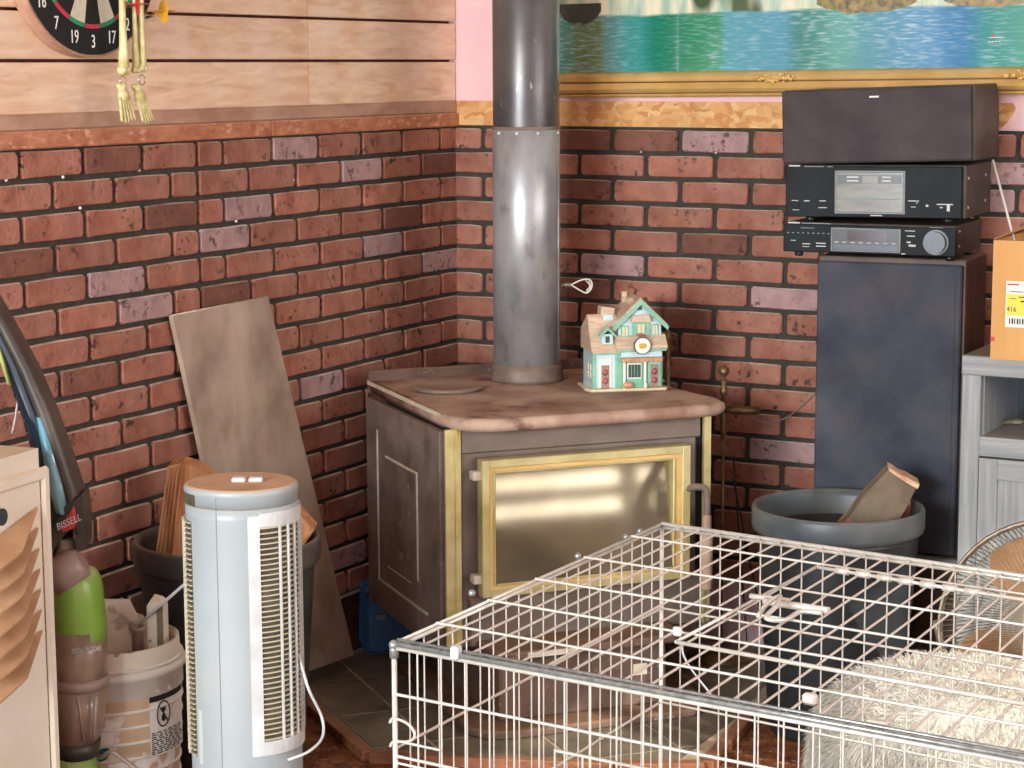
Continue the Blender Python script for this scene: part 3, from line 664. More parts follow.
# ================================================================== CERAMIC HOUSE
hb = atz(594, 392, TZ); hs_ = 5.38/FPX
ho = thing('ceramic_house', 'small glazed pastel ceramic shop ornament on the stove top', 'ornament', (hb.x, hb.y, TZ), R(90-50))
bm = nb(); prism(bm, [(-.008, -.008), (.186, -.012), (.196, .01), (.185, .13), (-.012, .13), (-.02, .02)], 'z', 0, .007, .002); obj('base', bm, 'c_cream', ho)
wb = B1('left_wing', (0, .012, .006), (.066, .118, .112), 'c_blue', ho, .002)
for x in (.0, .060): B1('corner_post', (x-.002, .009, .006), (x+.008, .016, .10), 'c_green', wb, .001)
bm = nb(); rp = [(.0, .098), (.018, .118), (.035, .150), (.050, .185), (.060, .192), (.128, .150), (.128, .098)]
prism(bm, [(y-.004, z) for y, z in rp], 'x', -.006, .070, .002); obj('wing_roof', bm, 'c_roof', ho)
B1('wing_fascia', (-.004, .0, .094), (.07, .012, .102), 'c_green', ho, .001)
bm = nb(); box(bm, (.022, .006, .120), (.050, .05, .145)); obj('dormer', bm, 'c_blue', ho)
bm = nb(); prism(bm, [(.014, .142), (.036, .164), (.058, .142), (.055, .138), (.036, .156), (.017, .138)], 'y', .0, .06); obj('dormer_roof', bm, 'c_green', ho)
B1('dormer_window', (.031, .003, .124), (.041, .007, .140), 'c_dark', ho)
mb = B1('shop_floor', (.064, .004, .006), (.180, .120, .115), 'c_green', ho, .002)
bm = nb(); prism(bm, [(.066, .11), (.178, .11), (.178, .165), (.122, .222), (.066, .165)], 'y', .014, .112); up = obj('upper_floor', bm, 'c_blue', ho)
for sg, nm in ((-1, 'roof_slope'), (1, 'roof_slope')):
    bm = nb(); c = .122; pts = [(c, .236), (c+sg*.072, .166), (c+sg*.070, .158), (c, .224)]
    prism(bm, pts, 'y', .004, .122, .001); obj(nm, bm, 'c_roof', ho)
    bm = nb(); pts = [(c, .232), (c+sg*.073, .162), (c+sg*.070, .152), (c, .218)]; prism(bm, pts, 'y', .0, .0045); obj('barge_board', bm, 'c_green', ho)
bm = nb(); prism(bm, [(.028, .186), (.062, .186), (.066, .206), (.03, .212)], 'y', .045, .085, .002); obj('rear_dormer', bm, 'c_roof', ho)
B1('rear_dormer_wall', (.034, .042, .165), (.060, .08, .190), 'c_blue', ho)
B1('chimney', (.098, .10, .20), (.112, .115, .242), 'c_roof', ho, .002)
# skirt roof between the floors
bm = nb(); prism(bm, [(-.010, .112), (.016, .142), (.016, .108), (-.008, .106)], 'x', .058, .190, .0015); obj('skirt_roof', bm, 'c_roof', ho)
B1('green_fascia', (.060, -.006, .100), (.188, .006, .112), 'c_green', ho, .001)
B1('sign_band', (.070, -.001, .086), (.176, .004, .099), 'c_blue', ho)
bm = nb()
for k in range(9):
    prism(bm, [(.070+k*.0118, .084), (.0817+k*.0118, .084), (.0812+k*.0118, .076), (.0758+k*.0118, .073), (.0705+k*.0118, .076)], 'y', -.009, .002)
obj('awning', bm, 'c_orange', ho)
sg_ = nb(); disc(sg_, (.122, -.013, .116), .0225, .005, 'y', 28); sg_ = obj('round_sign', sg_, 'c_dark', ho)
bm = nb(); disc(bm, (.122, -.0155, .116), .0198, .003, 'y', 28); obj('sign_face', bm, 'c_white', sg_)
bm = nb(); ball(bm, (.122, -.017, .116), .009, (1.2, .25, .8)); obj('sign_emblem', bm, 'c_yellow', sg_)
bm = nb(); ball(bm, (.116, -.012, .143), .008, (1.2, .5, .6)); obj('sign_topping', bm, 'c_red', sg_)
bm = nb(); box(bm, (.101, .004, .14), (.143, .016, .176)); bay = obj('bay', bm, 'c_green', ho)
bm = nb(); prism(bm, [(.096, .174), (.148, .174), (.143, .192), (.101, .192)], 'y', -.002, .014, .001); obj('bay_roof', bm, 'c_roof', ho)
for (x, z, w, h, y) in ((.083, .150, .014, .024, .011), (.122, .156, .018, .026, .001), (.161, .152, .013, .024, .011)):
    f = B1('window_frame', (x-w/2-.003, y, z-h/2-.003), (x+w/2+.003, y+.004, z+h/2+.003), 'c_green', ho, .001)
    B1('pane', (x-w/2, y-.001, z-h/2), (x+w/2, y+.002, z+h/2), 'c_cream', f); B1('glazing_bar', (x-.001, y-.002, z-h/2), (x+.001, y, z+h/2), 'c_green', f)
bm = nb(); prism(bm, [(.117, .204), (.127, .204), (.122, .214)], 'y', .010, .015); obj('gable_vent', bm, 'c_dark', ho)
for x in (.031, .157):
    f = B1('door_frame', (x-.017, -.001 if x > .1 else .008, .008), (x+.017, .012, .082 if x < .1 else .074), 'c_white' if x < .1 else 'c_green', ho, .001)
    B1('door_leaf', (x-.010, -.003 if x > .1 else .006, .008), (x+.010, .01, .066), mat('glazed rose door', '#a88c80', '#94776c', 60, 3, .3), f)
    for z in (.026, .048):
        bm = nb(); ball(bm, (x, -.004 if x > .1 else .005, z), .0085, (1, .3, 1.05), 1); obj('wreath', bm, 'c_red', f)
f = B1('shop_window', (.086, -.001, .030), (.124, .006, .070), 'c_white', ho, .001); B1('shop_pane', (.089, -.002, .034), (.121, .003, .067), 'c_dark', f)
for k in range(3): B1('shop_glazing_bar', (.0965+k*.0078, -.003, .034), (.0975+k*.0078, .001, .067), 'c_green', f)
for x in (.078, .132): B1('column', (x-.003, -.006, .006), (x+.003, .0, .076), 'c_white', ho, .001)
bm = nb(); ball(bm, (.086, -.010, .016), .011, (1.3, .7, .8)); obj('flower_basket', bm, 'c_orange', ho)
bm = nb(); ball(bm, (.132, -.010, .014), .006, (.8, .8, 1.4)); obj('milk_churn', bm, 'c_white', ho)
for z in (.03, .05):
    for y in (.035, .060): B1('side_window', (-.002, y, z-.0), (.001, y+.012, z+.016), 'c_cream', wb)
bm = nb(); tube(bm, smooth_curve([(.18, .1, .02), (.20, .11, .016), (.215, .115, .004), (.222, .15, .003)], 6), .0018, 6); obj('lamp_cord', bm, 'white_plastic', ho)

# ================================================================== FIREPLACE TOOL STAND
kp = atY(724, 368, -.17)
ft = thing('fireplace_tool_stand', 'aged brass fireplace tool stand with ball finial between stove and right wall', 'tool stand', (kp.x, kp.y, HZ), YAW)
kz = kp.z-HZ
bm = nb(); lathe(bm, [(.09, 0), (.09, .008), (.04, .02), (.012, .03)], 24); obj('base', bm, 'aged_brass', ft)
bm = nb(); tube(bm, [(0, 0, .02), (0, 0, kz-.16)], .0045, 8); lathe(bm, [(.005, kz-.19), (.008, kz-.17), (.009, kz-.11), (.006, kz-.075), (.010, kz-.07), (.010, kz-.055), (.006, kz-.05), (.009, kz-.03)], 12); obj('post', bm, 'aged_brass', ft)
bm = nb(); ball(bm, (0, 0, kz-.008), .0145); obj('ball_finial', bm, 'aged_brass', ft)
bm = nb(); tube(bm, [(-.06, 0, kz-.105), (.0, 0, kz-.108), (.02, 0, kz-.108)], .004, 6); obj('hook_arm', bm, 'aged_brass', ft)
bm = nb(); tube(bm, [(.0, -.012, kz-.109), (.014, -.012, kz-.109), (.016, -.012, kz-.110), (.088, -.012, kz-.112), (.095, -.012, kz-.112)], [.008, .008, .011, .012, .008], 12); obj('tool_handle', bm, 'aged_brass', ft)
bm = nb(); tube(bm, [(.03, .03, kz-.30), (.125, .05, .04)], .002, 5); tube(bm, [(.03, .03, kz-.24), (.075, .05, .03)], .002, 5); obj('leaning_rod', bm, 'dark_gap', ft)
for (px, yt, yb, D_, lb) in ((668, 330, 385, -.16, 'turned brass poker handle showing right of the ceramic house'), (645, 297, 306, -.12, 'turned brass tool handle poking up behind the ceramic house')):
    tp = atY(px, yt, D_); z0 = HZ
    o_ = thing('fire_poker', lb, 'poker', (tp.x, tp.y, z0), 0)
    h = tp.z-z0; bm = nb(); tube(bm, [(0, 0, .0), (0, 0, h-.2)], .004, 6); obj('shank', bm, 'dark_gap', o_)
    bm = nb(); lathe(bm, [(.004, h-.22), (.010, h-.2), (.011, h-.15), (.007, h-.13), (.011, h-.11), (.008, h-.09), (.007, h-.03), (.010, h-.02), (.006, h-.003), (.002, h)], 12); obj('grip', bm, 'aged_brass', o_)
bm = nb(); pts = smooth_curve([atY(748, 415, -.02), atY(762, 422, -.02), atY(778, 421, -.02), atY(792, 414, -.02), atY(806, 402, -.02), atY(820, 389, -.02)], 5)
tube(bm, pts, .0022, 5); tag(obj('wall_cable', bm, 'vac_grey'), 'thin cable drooping across the brick beside the tall speaker', 'cable')

# ================================================================== BLUE TUB behind the stove
p = atz(372, 652, HZ); bt_ = thing('blue_tub', 'blue plastic tub on the hearth behind the stove pedestal', 'tub', (.03, -.56, HZ), R(0))
fl_ = atz(366, 655, HZ); fr_ = atz(440, 650, HZ); dv = (fr_-fl_); ang = math.atan2(dv.y, dv.x); bt_.location = (fl_.x, fl_.y, HZ); bt_.rotation_euler[2] = ang
bm = nb(); prism(bm, [(.006, .006), (.236, .006), (.236, .18), (.006, .18)], 'z', 0, .01); box(bm, (0, 0, 0), (.24, .20, .185), .01); obj('tub_wall', bm, 'blue_tub', bt_)
B1('tub_rim', (-.006, -.006, .170), (.246, .206, .186), 'blue_tub', bt_, .004)
B1('tub_sticker', (.03, -.002, .095), (.055, .0, .108), 'hifi_dim', bt_)

# ================================================================== PLYWOOD BOARD
q = [atX(173, 316, .030), atX(268, 297, .030), atX(354, 655, .075), atX(254, 691, .075)]
zb = min(q[2].z, q[3].z); base = Vector((q[3].x, (q[2].y+q[3].y)/2, 0))
bm = nb(); A = [bm.verts.new(p-base) for p in q]; Bv = [bm.verts.new(p-base+Vector((-.013, 0, 0))) for p in q]
bm.faces.new(A); bm.faces.new(Bv[::-1])
for i in range(4): bm.faces.new((A[i], A[(i+1) % 4], Bv[(i+1) % 4], Bv[i]))
ply = obj('plywood_board', bm, 'plywood', loc=base); tag(ply, 'weathered plywood board leaning on the left brick wall beside the stove', 'board')
e = nb(); tube(e, [q[1]-base+Vector((-.004, .001, 0)), q[2]-base+Vector((-.004, .001, 0))], .0035, 4); obj('right_edge', e, 'plyedge', ply)
e = nb(); tube(e, [q[0]-base+Vector((-.004, 0, 0)), q[1]-base+Vector((-.004, 0, 0))], .003, 4); obj('top_edge', e, 'plyedge', ply)

# ================================================================== BINS
def bin_(name, label, cx, cy, rimz, rr, rb, mname, floor_z=0.):
    t_ = thing(name, label, 'bin', (cx, cy, floor_z), YAW); h = rimz-floor_z
    bm = nb(); lathe(bm, [(rb, 0), (rb*1.02, .01), (rr*.93, h-.07), (rr*.93, h-.06), (rr*.91, h-.06), (rb*.97, .02), (.01, .015)], 48, cap1=False); obj('bin_wall', bm, mname, t_)
    bm = nb(); lathe(bm, [(rr*.92, h-.062), (rr*.985, h-.055), (rr, h-.045), (rr, h-.008), (rr*.985, h), (rr*.955, h), (rr*.94, h-.02), (rr*.91, h-.06)], 48, cap0=False, cap1=False); obj('bin_rim', bm, mname+'_rim', t_)
    return t_, h
Db = 5.0; c = atd(838, 510, Db)
bR, hR = bin_('grey_bin', 'grey plastic bin holding a split log below the tall speaker', c.x, c.y, c.z+.012, 86*Db/FPX, .155, 'bin')
lg = thing('split_log', 'grey split log leaning out of the grey bin', 'log', (c.x+.03, c.y, 1.0), YAW)
# log: a split slab from (828,525) up to (900,480)
lg.location = (c.x, c.y, c.z-.30)
def ll(px, py, y=0): return Vector(((px-838)*Db/FPX, y, (512-py)*Db/FPX*1.0+.30))
A_ = [ll(815, 560, -.06), ll(850, 565, -.07), ll(868, 545, -.06)]
sec = []
ax0, ax1 = ll(822, 552, -.02), ll(899, 479, .03)
def slab(bm, P, t):
    A = [bm.verts.new(p) for p in P]; B = [bm.verts.new(p+Vector((.004, t, .006))) for p in P]; bm.faces.new(A); bm.faces.new(B[::-1]); n = len(P)
    for i in range(n): bm.faces.new((A[i], A[(i+1) % n], B[(i+1) % n], B[i]))
bm = nb(); P = [ll(808, 560, -.03), ll(862, 575, -.05), ll(893, 528, -.02), ll(904, 512, -.01), ll(917, 489, .0), ll(906, 482, .005), ll(888, 471, .0), ll(862, 498, -.01), ll(846, 522, -.02)]
slab(bm, P, .05); bmesh.ops.bevel(bm, geom=list(bm.edges), offset=.004, segments=1, affect='EDGES'); obj('bark_face', bm, 'log', lg)
bm = nb(); P = [ll(888, 469.5, .002), ll(893, 472, .0), ll(898, 476, .0), ll(906, 479, .0), ll(919, 486.5, .0), ll(917, 491, .0), ll(905, 484, .0), ll(888, 472.5, .0)]
slab(bm, P, .045); obj('split_end', bm, 'log_end', lg)
st = thing('cedar_stick', 'short pinkish cedar stick beside the log in the grey bin', 'stick', lg.location, YAW)
bm = nb(); slab(bm, [ll(888, 560, .02), ll(905, 560, .02), ll(913, 512, .03), ll(912, 499, .03), ll(906, 500, .03), ll(902, 510, .03), ll(893, 524, .02)], .02); obj('stick_body', bm, 'pink_wood', st)
bm = nb(); slab(bm, [ll(903, 508, .026), ll(911, 508, .026), ll(914, 500, .026), ll(909, 497, .026), ll(905, 500, .026)], .02); obj('stick_tip', bm, 'log_end', st)
bm = nb(); slab(bm, [ll(822, 529, -.06), ll(846, 522, -.06), ll(858, 532, -.08), ll(830, 545, -.08)], .03); tag(obj('kindling_piece', bm, 'pink_wood', loc=lg.location, rot=(0, 0, YAW)), 'brown kindling piece low in the grey bin in front of the log', 'kindling')

Dl = 4.72; cl_ = atd(227, 545, Dl)
bL, hL = bin_('black_bin', 'black bin of firewood half hidden behind the tower fan', cl_.x, cl_.y, cl_.z+.02, 93.5*Dl/FPX, .16, 'bin_black')
def l2(px, py, y=0): return Vector(((px-227)*Dl/FPX, y, (545-py)*Dl/FPX+.30))
fw = thing('firewood_plank', 'ribbed new pine plank standing in the black bin', 'firewood', (cl_.x, cl_.y, cl_.z-.30), YAW)
bm = nb(); slab(bm, [l2(155, 640, -.02), l2(215, 640, -.02), l2(216, 480, .0), l2(199, 466, .0), l2(184, 461, .0), l2(170, 465, .0), l2(157, 552, -.02)], .045); obj('plank_body', bm, 'pine_new', fw)
for k, (xa, xb) in enumerate(((159, 174), (163, 177), (168, 180), (172, 184))):
    bm = nb(); tube(bm, [l2(xa, 556, -.020), l2(xb, 466, -.001)], .0025, 4); obj('ridge', bm, 'pine_new', fw)
fw2 = thing('firewood_wedge', 'orange pine wedge in the black bin right of the tower fan', 'firewood', (cl_.x, cl_.y, cl_.z-.30), YAW)
bm = nb(); slab(bm, [l2(270, 500, .03), l2(296, 514, .03), l2(313, 533, .02), l2(304, 545, .0), l2(280, 552, .0)], .05); obj('wedge_body', bm, 'pine_new', fw2)

# ================================================================== TOWER FAN
Df = 4.12; cf = atd(241, 482, Df); sf = Df/FPX; fr = 57.0*sf
tf = thing('tower_fan', 'pale grey tower fan with dusty top and slatted grilles', 'fan', (cf.x, cf.y, 0), YAW); hf = cf.z
def ov(bm, z0, z1, k0, k1, seg=48): pass
bm = nb(); sy = .92
lathe(bm, [(fr*1.04, 0), (fr*1.04, .02), (fr*.985, .04), (fr*.985, hf-.058), (fr*.985, hf-.034)], 64, sy=sy); body = obj('fan_body', bm, 'fan_body', tf)
bm = nb(); lathe(bm, [(fr*.985, hf-.036), (fr*.985, hf-.014), (fr*1.0, hf-.012), (fr*1.0, hf-.006), (fr*.985, hf-.002), (fr*.96, hf)], 64, sy=sy); cap_ = obj('top_cap', bm, 'fan_body', tf)
bm = nb(); lathe(bm, [(fr*.945, hf-.0005), (fr*.94, hf+.0012)], 64, sy=sy); obj('dust_film', bm, 'fan_dust', cap_)
for px in (239, 256):
    o = B1('top_button', ((px-241)*sf-.014, -.010, hf), ((px-241)*sf+.014, .012, hf+.010), 'white_plastic', tf, .003)
def on(px, k=1.0):     # point on the drum at the photograph column px
    a = math.asin(max(-1, min(1, (px-241)/57.0))); return a
def arc_patch(bm, a0, a1, z0, z1, r0, r1, n=10):
    P0 = []
    for k in range(n+1):
        a = a0+(a1-a0)*k/n; P0.append([bm.verts.new((r*math.sin(a), -r*sy*math.cos(a), z)) for r in (r0, r1) for z in (z0, z1)])
    for A, B in zip(P0, P0[1:]):
        bm.faces.new((A[2], B[2], B[3], A[3])); bm.faces.new((A[0], A[1], B[1], B[0])); bm.faces.new((A[1], A[3], B[3], B[1])); bm.faces.new((A[0], B[0], B[2], A[2]))
    bm.faces.new((P0[0][0], P0[0][2], P0[0][3], P0[0][1])); bm.faces.new((P0[-1][0], P0[-1][1], P0[-1][3], P0[-1][2]))
def zf(py): return hf-(py-488)*sf*1.005
rr = fr*.985
# right grille: raised surround, dark inside, slats
a0, a1 = on(253), R(112); b0 = on(264)
sur = nb(); arc_patch(sur, a0, b0, zf(755), zf(512), rr, rr+.0055, 6); arc_patch(sur, b0, a1, zf(755), zf(741), rr, rr+.0055); arc_patch(sur, b0, a1, zf(524), zf(510), rr, rr+.0055); gs = obj('right_grille_surround', sur, 'white_plastic', tf)
bm = nb(); arc_patch(bm, b0, a1, zf(741), zf(524), rr-.001, rr+.0008, 12); obj('grille_inside', bm, 'fan_hole', gs)
N = 42
bm = nb(); arc_patch(bm, b0, a1, -.0011, .0011, rr+.001, rr+.0052, 12); src = obj('slat', bm, 'fan_cream', gs); z0_, z1_ = zf(739), zf(525)
src.location = (0, 0, z0_)
for k in range(1, N): inst(src, (0, 0, z0_+(z1_-z0_)*k/(N-1)), parent=gs)
for a in (on(282), on(289), on(294), R(80), R(92)):
    bm = nb(); arc_patch(bm, a-.016, a+.016, zf(741), zf(524), rr+.002, rr+.0068, 2); obj('grille_rib', bm, 'white_plastic', gs)
# left grille
c0_, c1_ = R(-105), on(194)
bm = nb(); arc_patch(bm, c0_, c1_, zf(762), zf(522), rr-.001, rr+.0008, 12); lg_ = obj('left_grille_inside', bm, 'fan_hole', tf)
bm = nb(); arc_patch(bm, c0_, c1_, -.0011, .0011, rr+.001, rr+.0058, 10); src = obj('left_slat', bm, 'fan_cream', lg_); z0_, z1_ = zf(760), zf(523); src.location = (0, 0, z0_)
for k in range(1, 46): inst(src, (0, 0, z0_+(z1_-z0_)*k/45), parent=lg_)
for a in (on(186.5), R(-85)):
    bm = nb(); arc_patch(bm, a-.02, a+.02, zf(762), zf(522), rr+.002, rr+.0068, 2); obj('left_grille_rib', bm, 'fan_cream', lg_)
bm = nb(); arc_patch(bm, on(186), on(199), zf(505), zf(494), rr-.001, rr+.002, 4); obj('grip_slot', bm, 'fan_hole', tf)
bm = nb(); arc_patch(bm, on(221.5), on(222.2), zf(768), zf(490), rr, rr+.0008, 1); obj('body_seam', bm, 'hifi_dim', tf)
bm = nb(); arc_patch(bm, on(197), on(201), zf(768), zf(712), rr, rr+.0006, 2); obj('rating_sticker', bm, 'hifi_print', tf)
cp = [atd(297, 648, 4.16), atd(302, 667, 4.14), atd(309, 690, 4.12), atd(322, 718, 4.15), atd(322, 738, 4.12), atd(308, 752, 4.08), atd(288, 760, 4.08)]
bm = nb(); tube(bm, [p-Vector(tf.location) for p in smooth_curve(cp, 8)], .0030, 6); cdv = obj('power_cord', bm, 'white_plastic', tf); cdv.rotation_euler = (0, 0, -YAW)

# ================================================================== BUCKETS
Dk = 4.42; ck = atd(109, 655, Dk); sk_ = Dk/FPX; kr = 75*sk_
bk = thing('paint_bucket', 'lower ribbed white bucket smeared with tan mud', 'bucket', (ck.x, ck.y, 0), YAW); hk = ck.z
bm = nb(); pf = [(kr*.84, 0), (kr*.85, .01)]
lathe(bm, [(kr*.84, 0), (kr*.86, .01), (kr*.95, hk-.07), (kr*.95, hk-.02)], 48); wallb = obj('bucket_wall', bm, 'bucket_low', bk)
nr = 9
for k in range(nr):
    z = hk-.085-k*.0335; r_ = kr*(.86+.09*(z/(hk-.07)))
    bm = nb(); lathe(bm, [(r_, z-.0035), (r_+.003, z-.002), (r_+.003, z+.002), (r_, z+.0035)], 48, cap0=False, cap1=False); obj('bucket_rib', bm, 'bucket_rib', bk)
bm = nb(); lathe(bm, [(kr*.95, hk-.06), (kr*.97, hk-.058), (kr*.97, hk-.02), (kr*1.01, hk-.018), (kr*1.01, hk-.004), (kr*.95, hk)], 48, cap0=False, cap1=False); obj('bucket_collar', bm, 'bucket_rib', bk)
bm = nb(); ak = lambda px: math.asin(max(-1, min(1, (px-109)/(75*.93))))
def arcp(bm, a0, a1, z0, z1, r0, r1, n=6):
    P0 = []
    for k in range(n+1):
        a = a0+(a1-a0)*k/n; P0.append([bm.verts.new((r*math.sin(a), -r*math.cos(a), z)) for r in (r0, r1) for z in (z0, z1)])
    for A, B in zip(P0, P0[1:]):
        bm.faces.new((A[2], B[2], B[3], A[3])); bm.faces.new((A[1], A[3], B[3], B[1])); bm.faces.new((A[0], B[0], B[2], A[2]))
def zk(py): return hk-(py-663)*sk_
arcp(bm, ak(156), R(88), zk(752), zk(682), kr*.935, kr*.955); lab = obj('warning_label', bm, 'paper', bk)
bm = nb(); arcp(bm, ak(156), R(88), zk(697), zk(682), kr*.95, kr*.957); obj('label_header', bm, 'ink', lab)
ca = ak(167); wp = Vector((kr*.957*math.sin(ca), -kr*.957*math.cos(ca), zk(711)))
text('label_word', 'WARNING', .0115, (kr*.965*math.sin(ca), -kr*.965*math.cos(ca), zk(687)), (R(90), 0, ca), 'paper', lab, sx=.8)
text('label_word', 'DANGER', .0115, (kr*.965*math.sin(ca), -kr*.965*math.cos(ca), zk(693)), (R(90), 0, ca), 'paper', lab, sx=.8) if False else None
bm = nb(); rm = Matrix.Rotation(ca, 4, 'Z'); n_ = len(bm.verts)
tube(bm, [(.019*math.cos(R(a)), -.0, .027*math.sin(R(a))) for a in range(0, 360, 15)], .0016, 4, closed=True); tube(bm, [(-.013, 0, .019), (.013, 0, -.019)], .0016, 4)
ball(bm, (0, 0, .010), .008, (1, .2, 1), 1); ball(bm, (0, .0, -.008), .009, (.8, .2, 1.1), 1)
obj('child_hazard_symbol', bm, 'ink', lab, loc=wp*1.0+Vector((.0, 0, 0)), rot=(0, 0, ca))
bm = nb(); r9 = random.Random(3)
for k in range(11):
    z = zk(729+k*2.1); aa = ak(157)
    while aa < R(80):
        w_ = r9.uniform(.04, .12); arcp(bm, aa, aa+w_, z, z+.0024, kr*.95, kr*.958, 1); aa += w_+.03
obj('small_print', bm, 'ink', lab)
# second bucket nested in the first
b2 = thing('nested_bucket', 'upper paint-flecked bucket nested inside the mud-smeared bucket', 'bucket', (ck.x, ck.y, hk-.35), YAW)
H2 = .39; kr2 = kr*.955
bm = nb(); lathe(bm, [(kr*.75, .03), (kr*.92, .30), (kr2*.98, .33), (kr2*.98, .352), (kr2*1.0, .354), (kr2*.985, .36), (kr2*.975, H2), (kr2*.95, H2+.002), (kr2*.94, H2-.01), (kr2*.90, .3), (kr*.72, .06), (.01, .055)], 48, cap1=False); obj('bucket_wall', bm, 'bucket', b2)
bm = nb(); lathe(bm, [(kr2*.96, .35), (kr2*1.03, .351), (kr2*1.03, .356), (kr2*.96, .358)], 48, cap0=False, cap1=False); obj('bucket_flange', bm, 'bucket_rib', b2)
zc = hk-.35+H2
# torn bucket wall standing inside, wood block, roll, rod
tb = thing('torn_bucket_piece', 'torn paint-flecked plastic piece standing in the nested bucket', 'plastic piece', (ck.x, ck.y, zc-.2), YAW)
def l3(px, py, y=0): return Vector(((px-109)*sk_, y, (625-py)*sk_+.2))
bm = nb(); P = [l3(72, 660), l3(72, 594), l3(92, 592), l3(127, 592.5), l3(131, 600), l3(134, 606), l3(142, 608), l3(142, 660)]
A = [bm.verts.new(p+Vector((0, .05-.9*abs(p.x)*abs(p.x)*4, 0))) for p in P]; Bv = [bm.verts.new(v.co+Vector((0, .004, 0))) for v in A]; bm.faces.new(A); bm.faces.new(Bv[::-1])
for i in range(len(A)): bm.faces.new((A[i], A[(i+1) % len(A)], Bv[(i+1) % len(A)], Bv[i]))
obj('torn_wall', bm, 'bucket', tb)
wk = thing('wood_offcut', 'short paint-flecked wood offcut standing in the nested bucket', 'offcut', (ck.x, ck.y, zc-.2), YAW)
bm = nb(); slab(bm, [l3(148, 650, .0), l3(165, 650, .0), l3(165, 594, .0), l3(160, 590, .0), l3(152, 588, .0), l3(148, 594, .0)], .03); obj('offcut_body', bm, 'bucket', wk)
B1('offcut_side', tuple(l3(158, 650, -.004)), tuple(l3(164, 594, .0)), 'log', wk)
rl = thing('plastic_cup', 'small dusty cup in the nested bucket left of the offcut', 'cup', (ck.x, ck.y, zc-.2), YAW)
c3 = l3(140, 640, -.02); bm = nb(); lathe(bm, [(.012, 0), (.013, .05), (.017, .052), (.017, .058), (.014, .060), (.012, .055), (.010, .01)], 20, c3, cap1=False); obj('cup_wall', bm, 'vac_grey', rl)
bm = nb(); tube(bm, [atd(130, 632, 4.42), atd(187, 582, 4.33)], .0035, 6); o = obj('white_rod', bm, 'white_plastic'); tag(o, 'white rod sticking up behind the wood offcut towards the tower fan', 'rod')
bm = nb(); pr3 = [atd(96, 748, 4.3), atd(104, 742, 4.3), atd(110, 752, 4.3), atd(100, 762, 4.3), atd(92, 757, 4.3)]
A = [bm.verts.new(p) for p in pr3]; Bv = [bm.verts.new(p+Vector((.01, .03, -.01))) for p in pr3]; bm.faces.new(A); bm.faces.new(Bv[::-1])
for i in range(5): bm.faces.new((A[i], A[(i+1) % 5], Bv[(i+1) % 5], Bv[i]))
tag(obj('teal_scraper', bm, 'teal'), 'teal plastic scraper wedged low between vacuum and bucket', 'scraper')
bm = nb(); tube(bm, smooth_curve([atd(90, 752, 4.26), atd(100, 757, 4.25), atd(112, 752, 4.22), (atd(124, 760, 4.22)), atd(140, 772, 4.22)], 6), .005, 6); tag(obj('tan_hose', bm, 'vac_grey'), 'thin tan hose curling below the teal scraper', 'hose')

# ================================================================== VACUUM
Dv = 4.18; cv = atd(80, 600, Dv); sv = Dv/FPX
vc = thing('carpet_cleaner', 'upright carpet cleaner with lime green tank cap and long dark handle', 'vacuum', (cv.x, cv.y, 0), YAW); hv = cv.z
def v3(px, py, y=0): return Vector(((px-80)*sv, y, hv+(600-py)*sv))
def loft(bm, secs, seg=20):
    rings = []
    for (px, py, rx, ry, y) in secs:
        c = v3(px, py, y); rings.append([bm.verts.new((c.x+rx*sv*math.cos(2*math.pi*k/seg), c.y+ry*sv*math.sin(2*math.pi*k/seg), c.z)) for k in range(seg)])
    for A, B in zip(rings, rings[1:]):
        for k in range(seg): bm.faces.new((A[k], A[(k+1) % seg], B[(k+1) % seg], B[k])).smooth = True
    bm.faces.new(rings[0][::-1]); bm.faces.new(rings[-1])
def strip(name, L, Rr, y0, y1, m_):
    """blade of a shell: left outline and right outline given in the photograph"""
    bm = nb(); n = len(L); rings = []
    for (a, b) in zip(L, Rr):
        pa, pb = v3(*a, y0), v3(*b, y0); mid = (pa+pb)/2
        rings.append([bm.verts.new(p) for p in (pa, mid+Vector((0, -.012, 0)), pb, pb+Vector((0, y1-y0, 0)), pa+Vector((0, y1-y0, 0)))])
    for A, B in zip(rings, rings[1:]):
        for k in range(5): bm.faces.new((A[k], A[(k+1) % 5], B[(k+1) % 5], B[k])).smooth = k < 2
    bm.faces.new(rings[0][::-1]); bm.faces.new(rings[-1]); return obj(name, bm, m_, vc)
strip('blue_shell', [(-34, 230), (-14, 290), (0, 330), (14, 366), (28, 410), (40, 460), (48, 510), (52, 560)], [(-24, 230), (-2, 290), (16, 330), (33, 366), (48, 410), (62, 460), (74, 500), (76, 545)], .0, .06, 'vac_blue')
strip('dark_handle_rail', [(-26, 230), (-4, 290), (14, 330), (30, 366), (46, 410), (58, 455), (68, 495), (76, 530)], [(-18, 230), (4, 290), (25, 330), (43, 366), (60, 410), (74, 455), (84, 490), (90, 530)], -.02, .05, 'vac_dark')
strip('cyan_highlight', [(46, 412), (51, 450), (54, 480), (62, 508)], [(51, 412), (66, 456), (73, 484), (74, 510)], -.024, -.004, 'vac_highlight')  # painted highlight of the glossy shell, built as its own strip
strip('yellow_trim', [(-10, 302), (0, 324), (10, 352), (17, 378)], [(-6, 300), (4, 322), (14, 350), (21, 382)], -.012, .0, 'vac_yellow')
bm = nb(); pg = [v3(57, 548, -.03), v3(56, 528, -.03), (v3(70, 503, -.03)), v3(88, 490, -.03), v3(90, 520, -.03), v3(89, 545, -.03), v3(82, 547, -.03), v3(79, 522, -.03), v3(66, 534, -.03)]
slab(bm, pg, .06); badge = obj('hinge_shell', bm, 'vac_dark', vc)
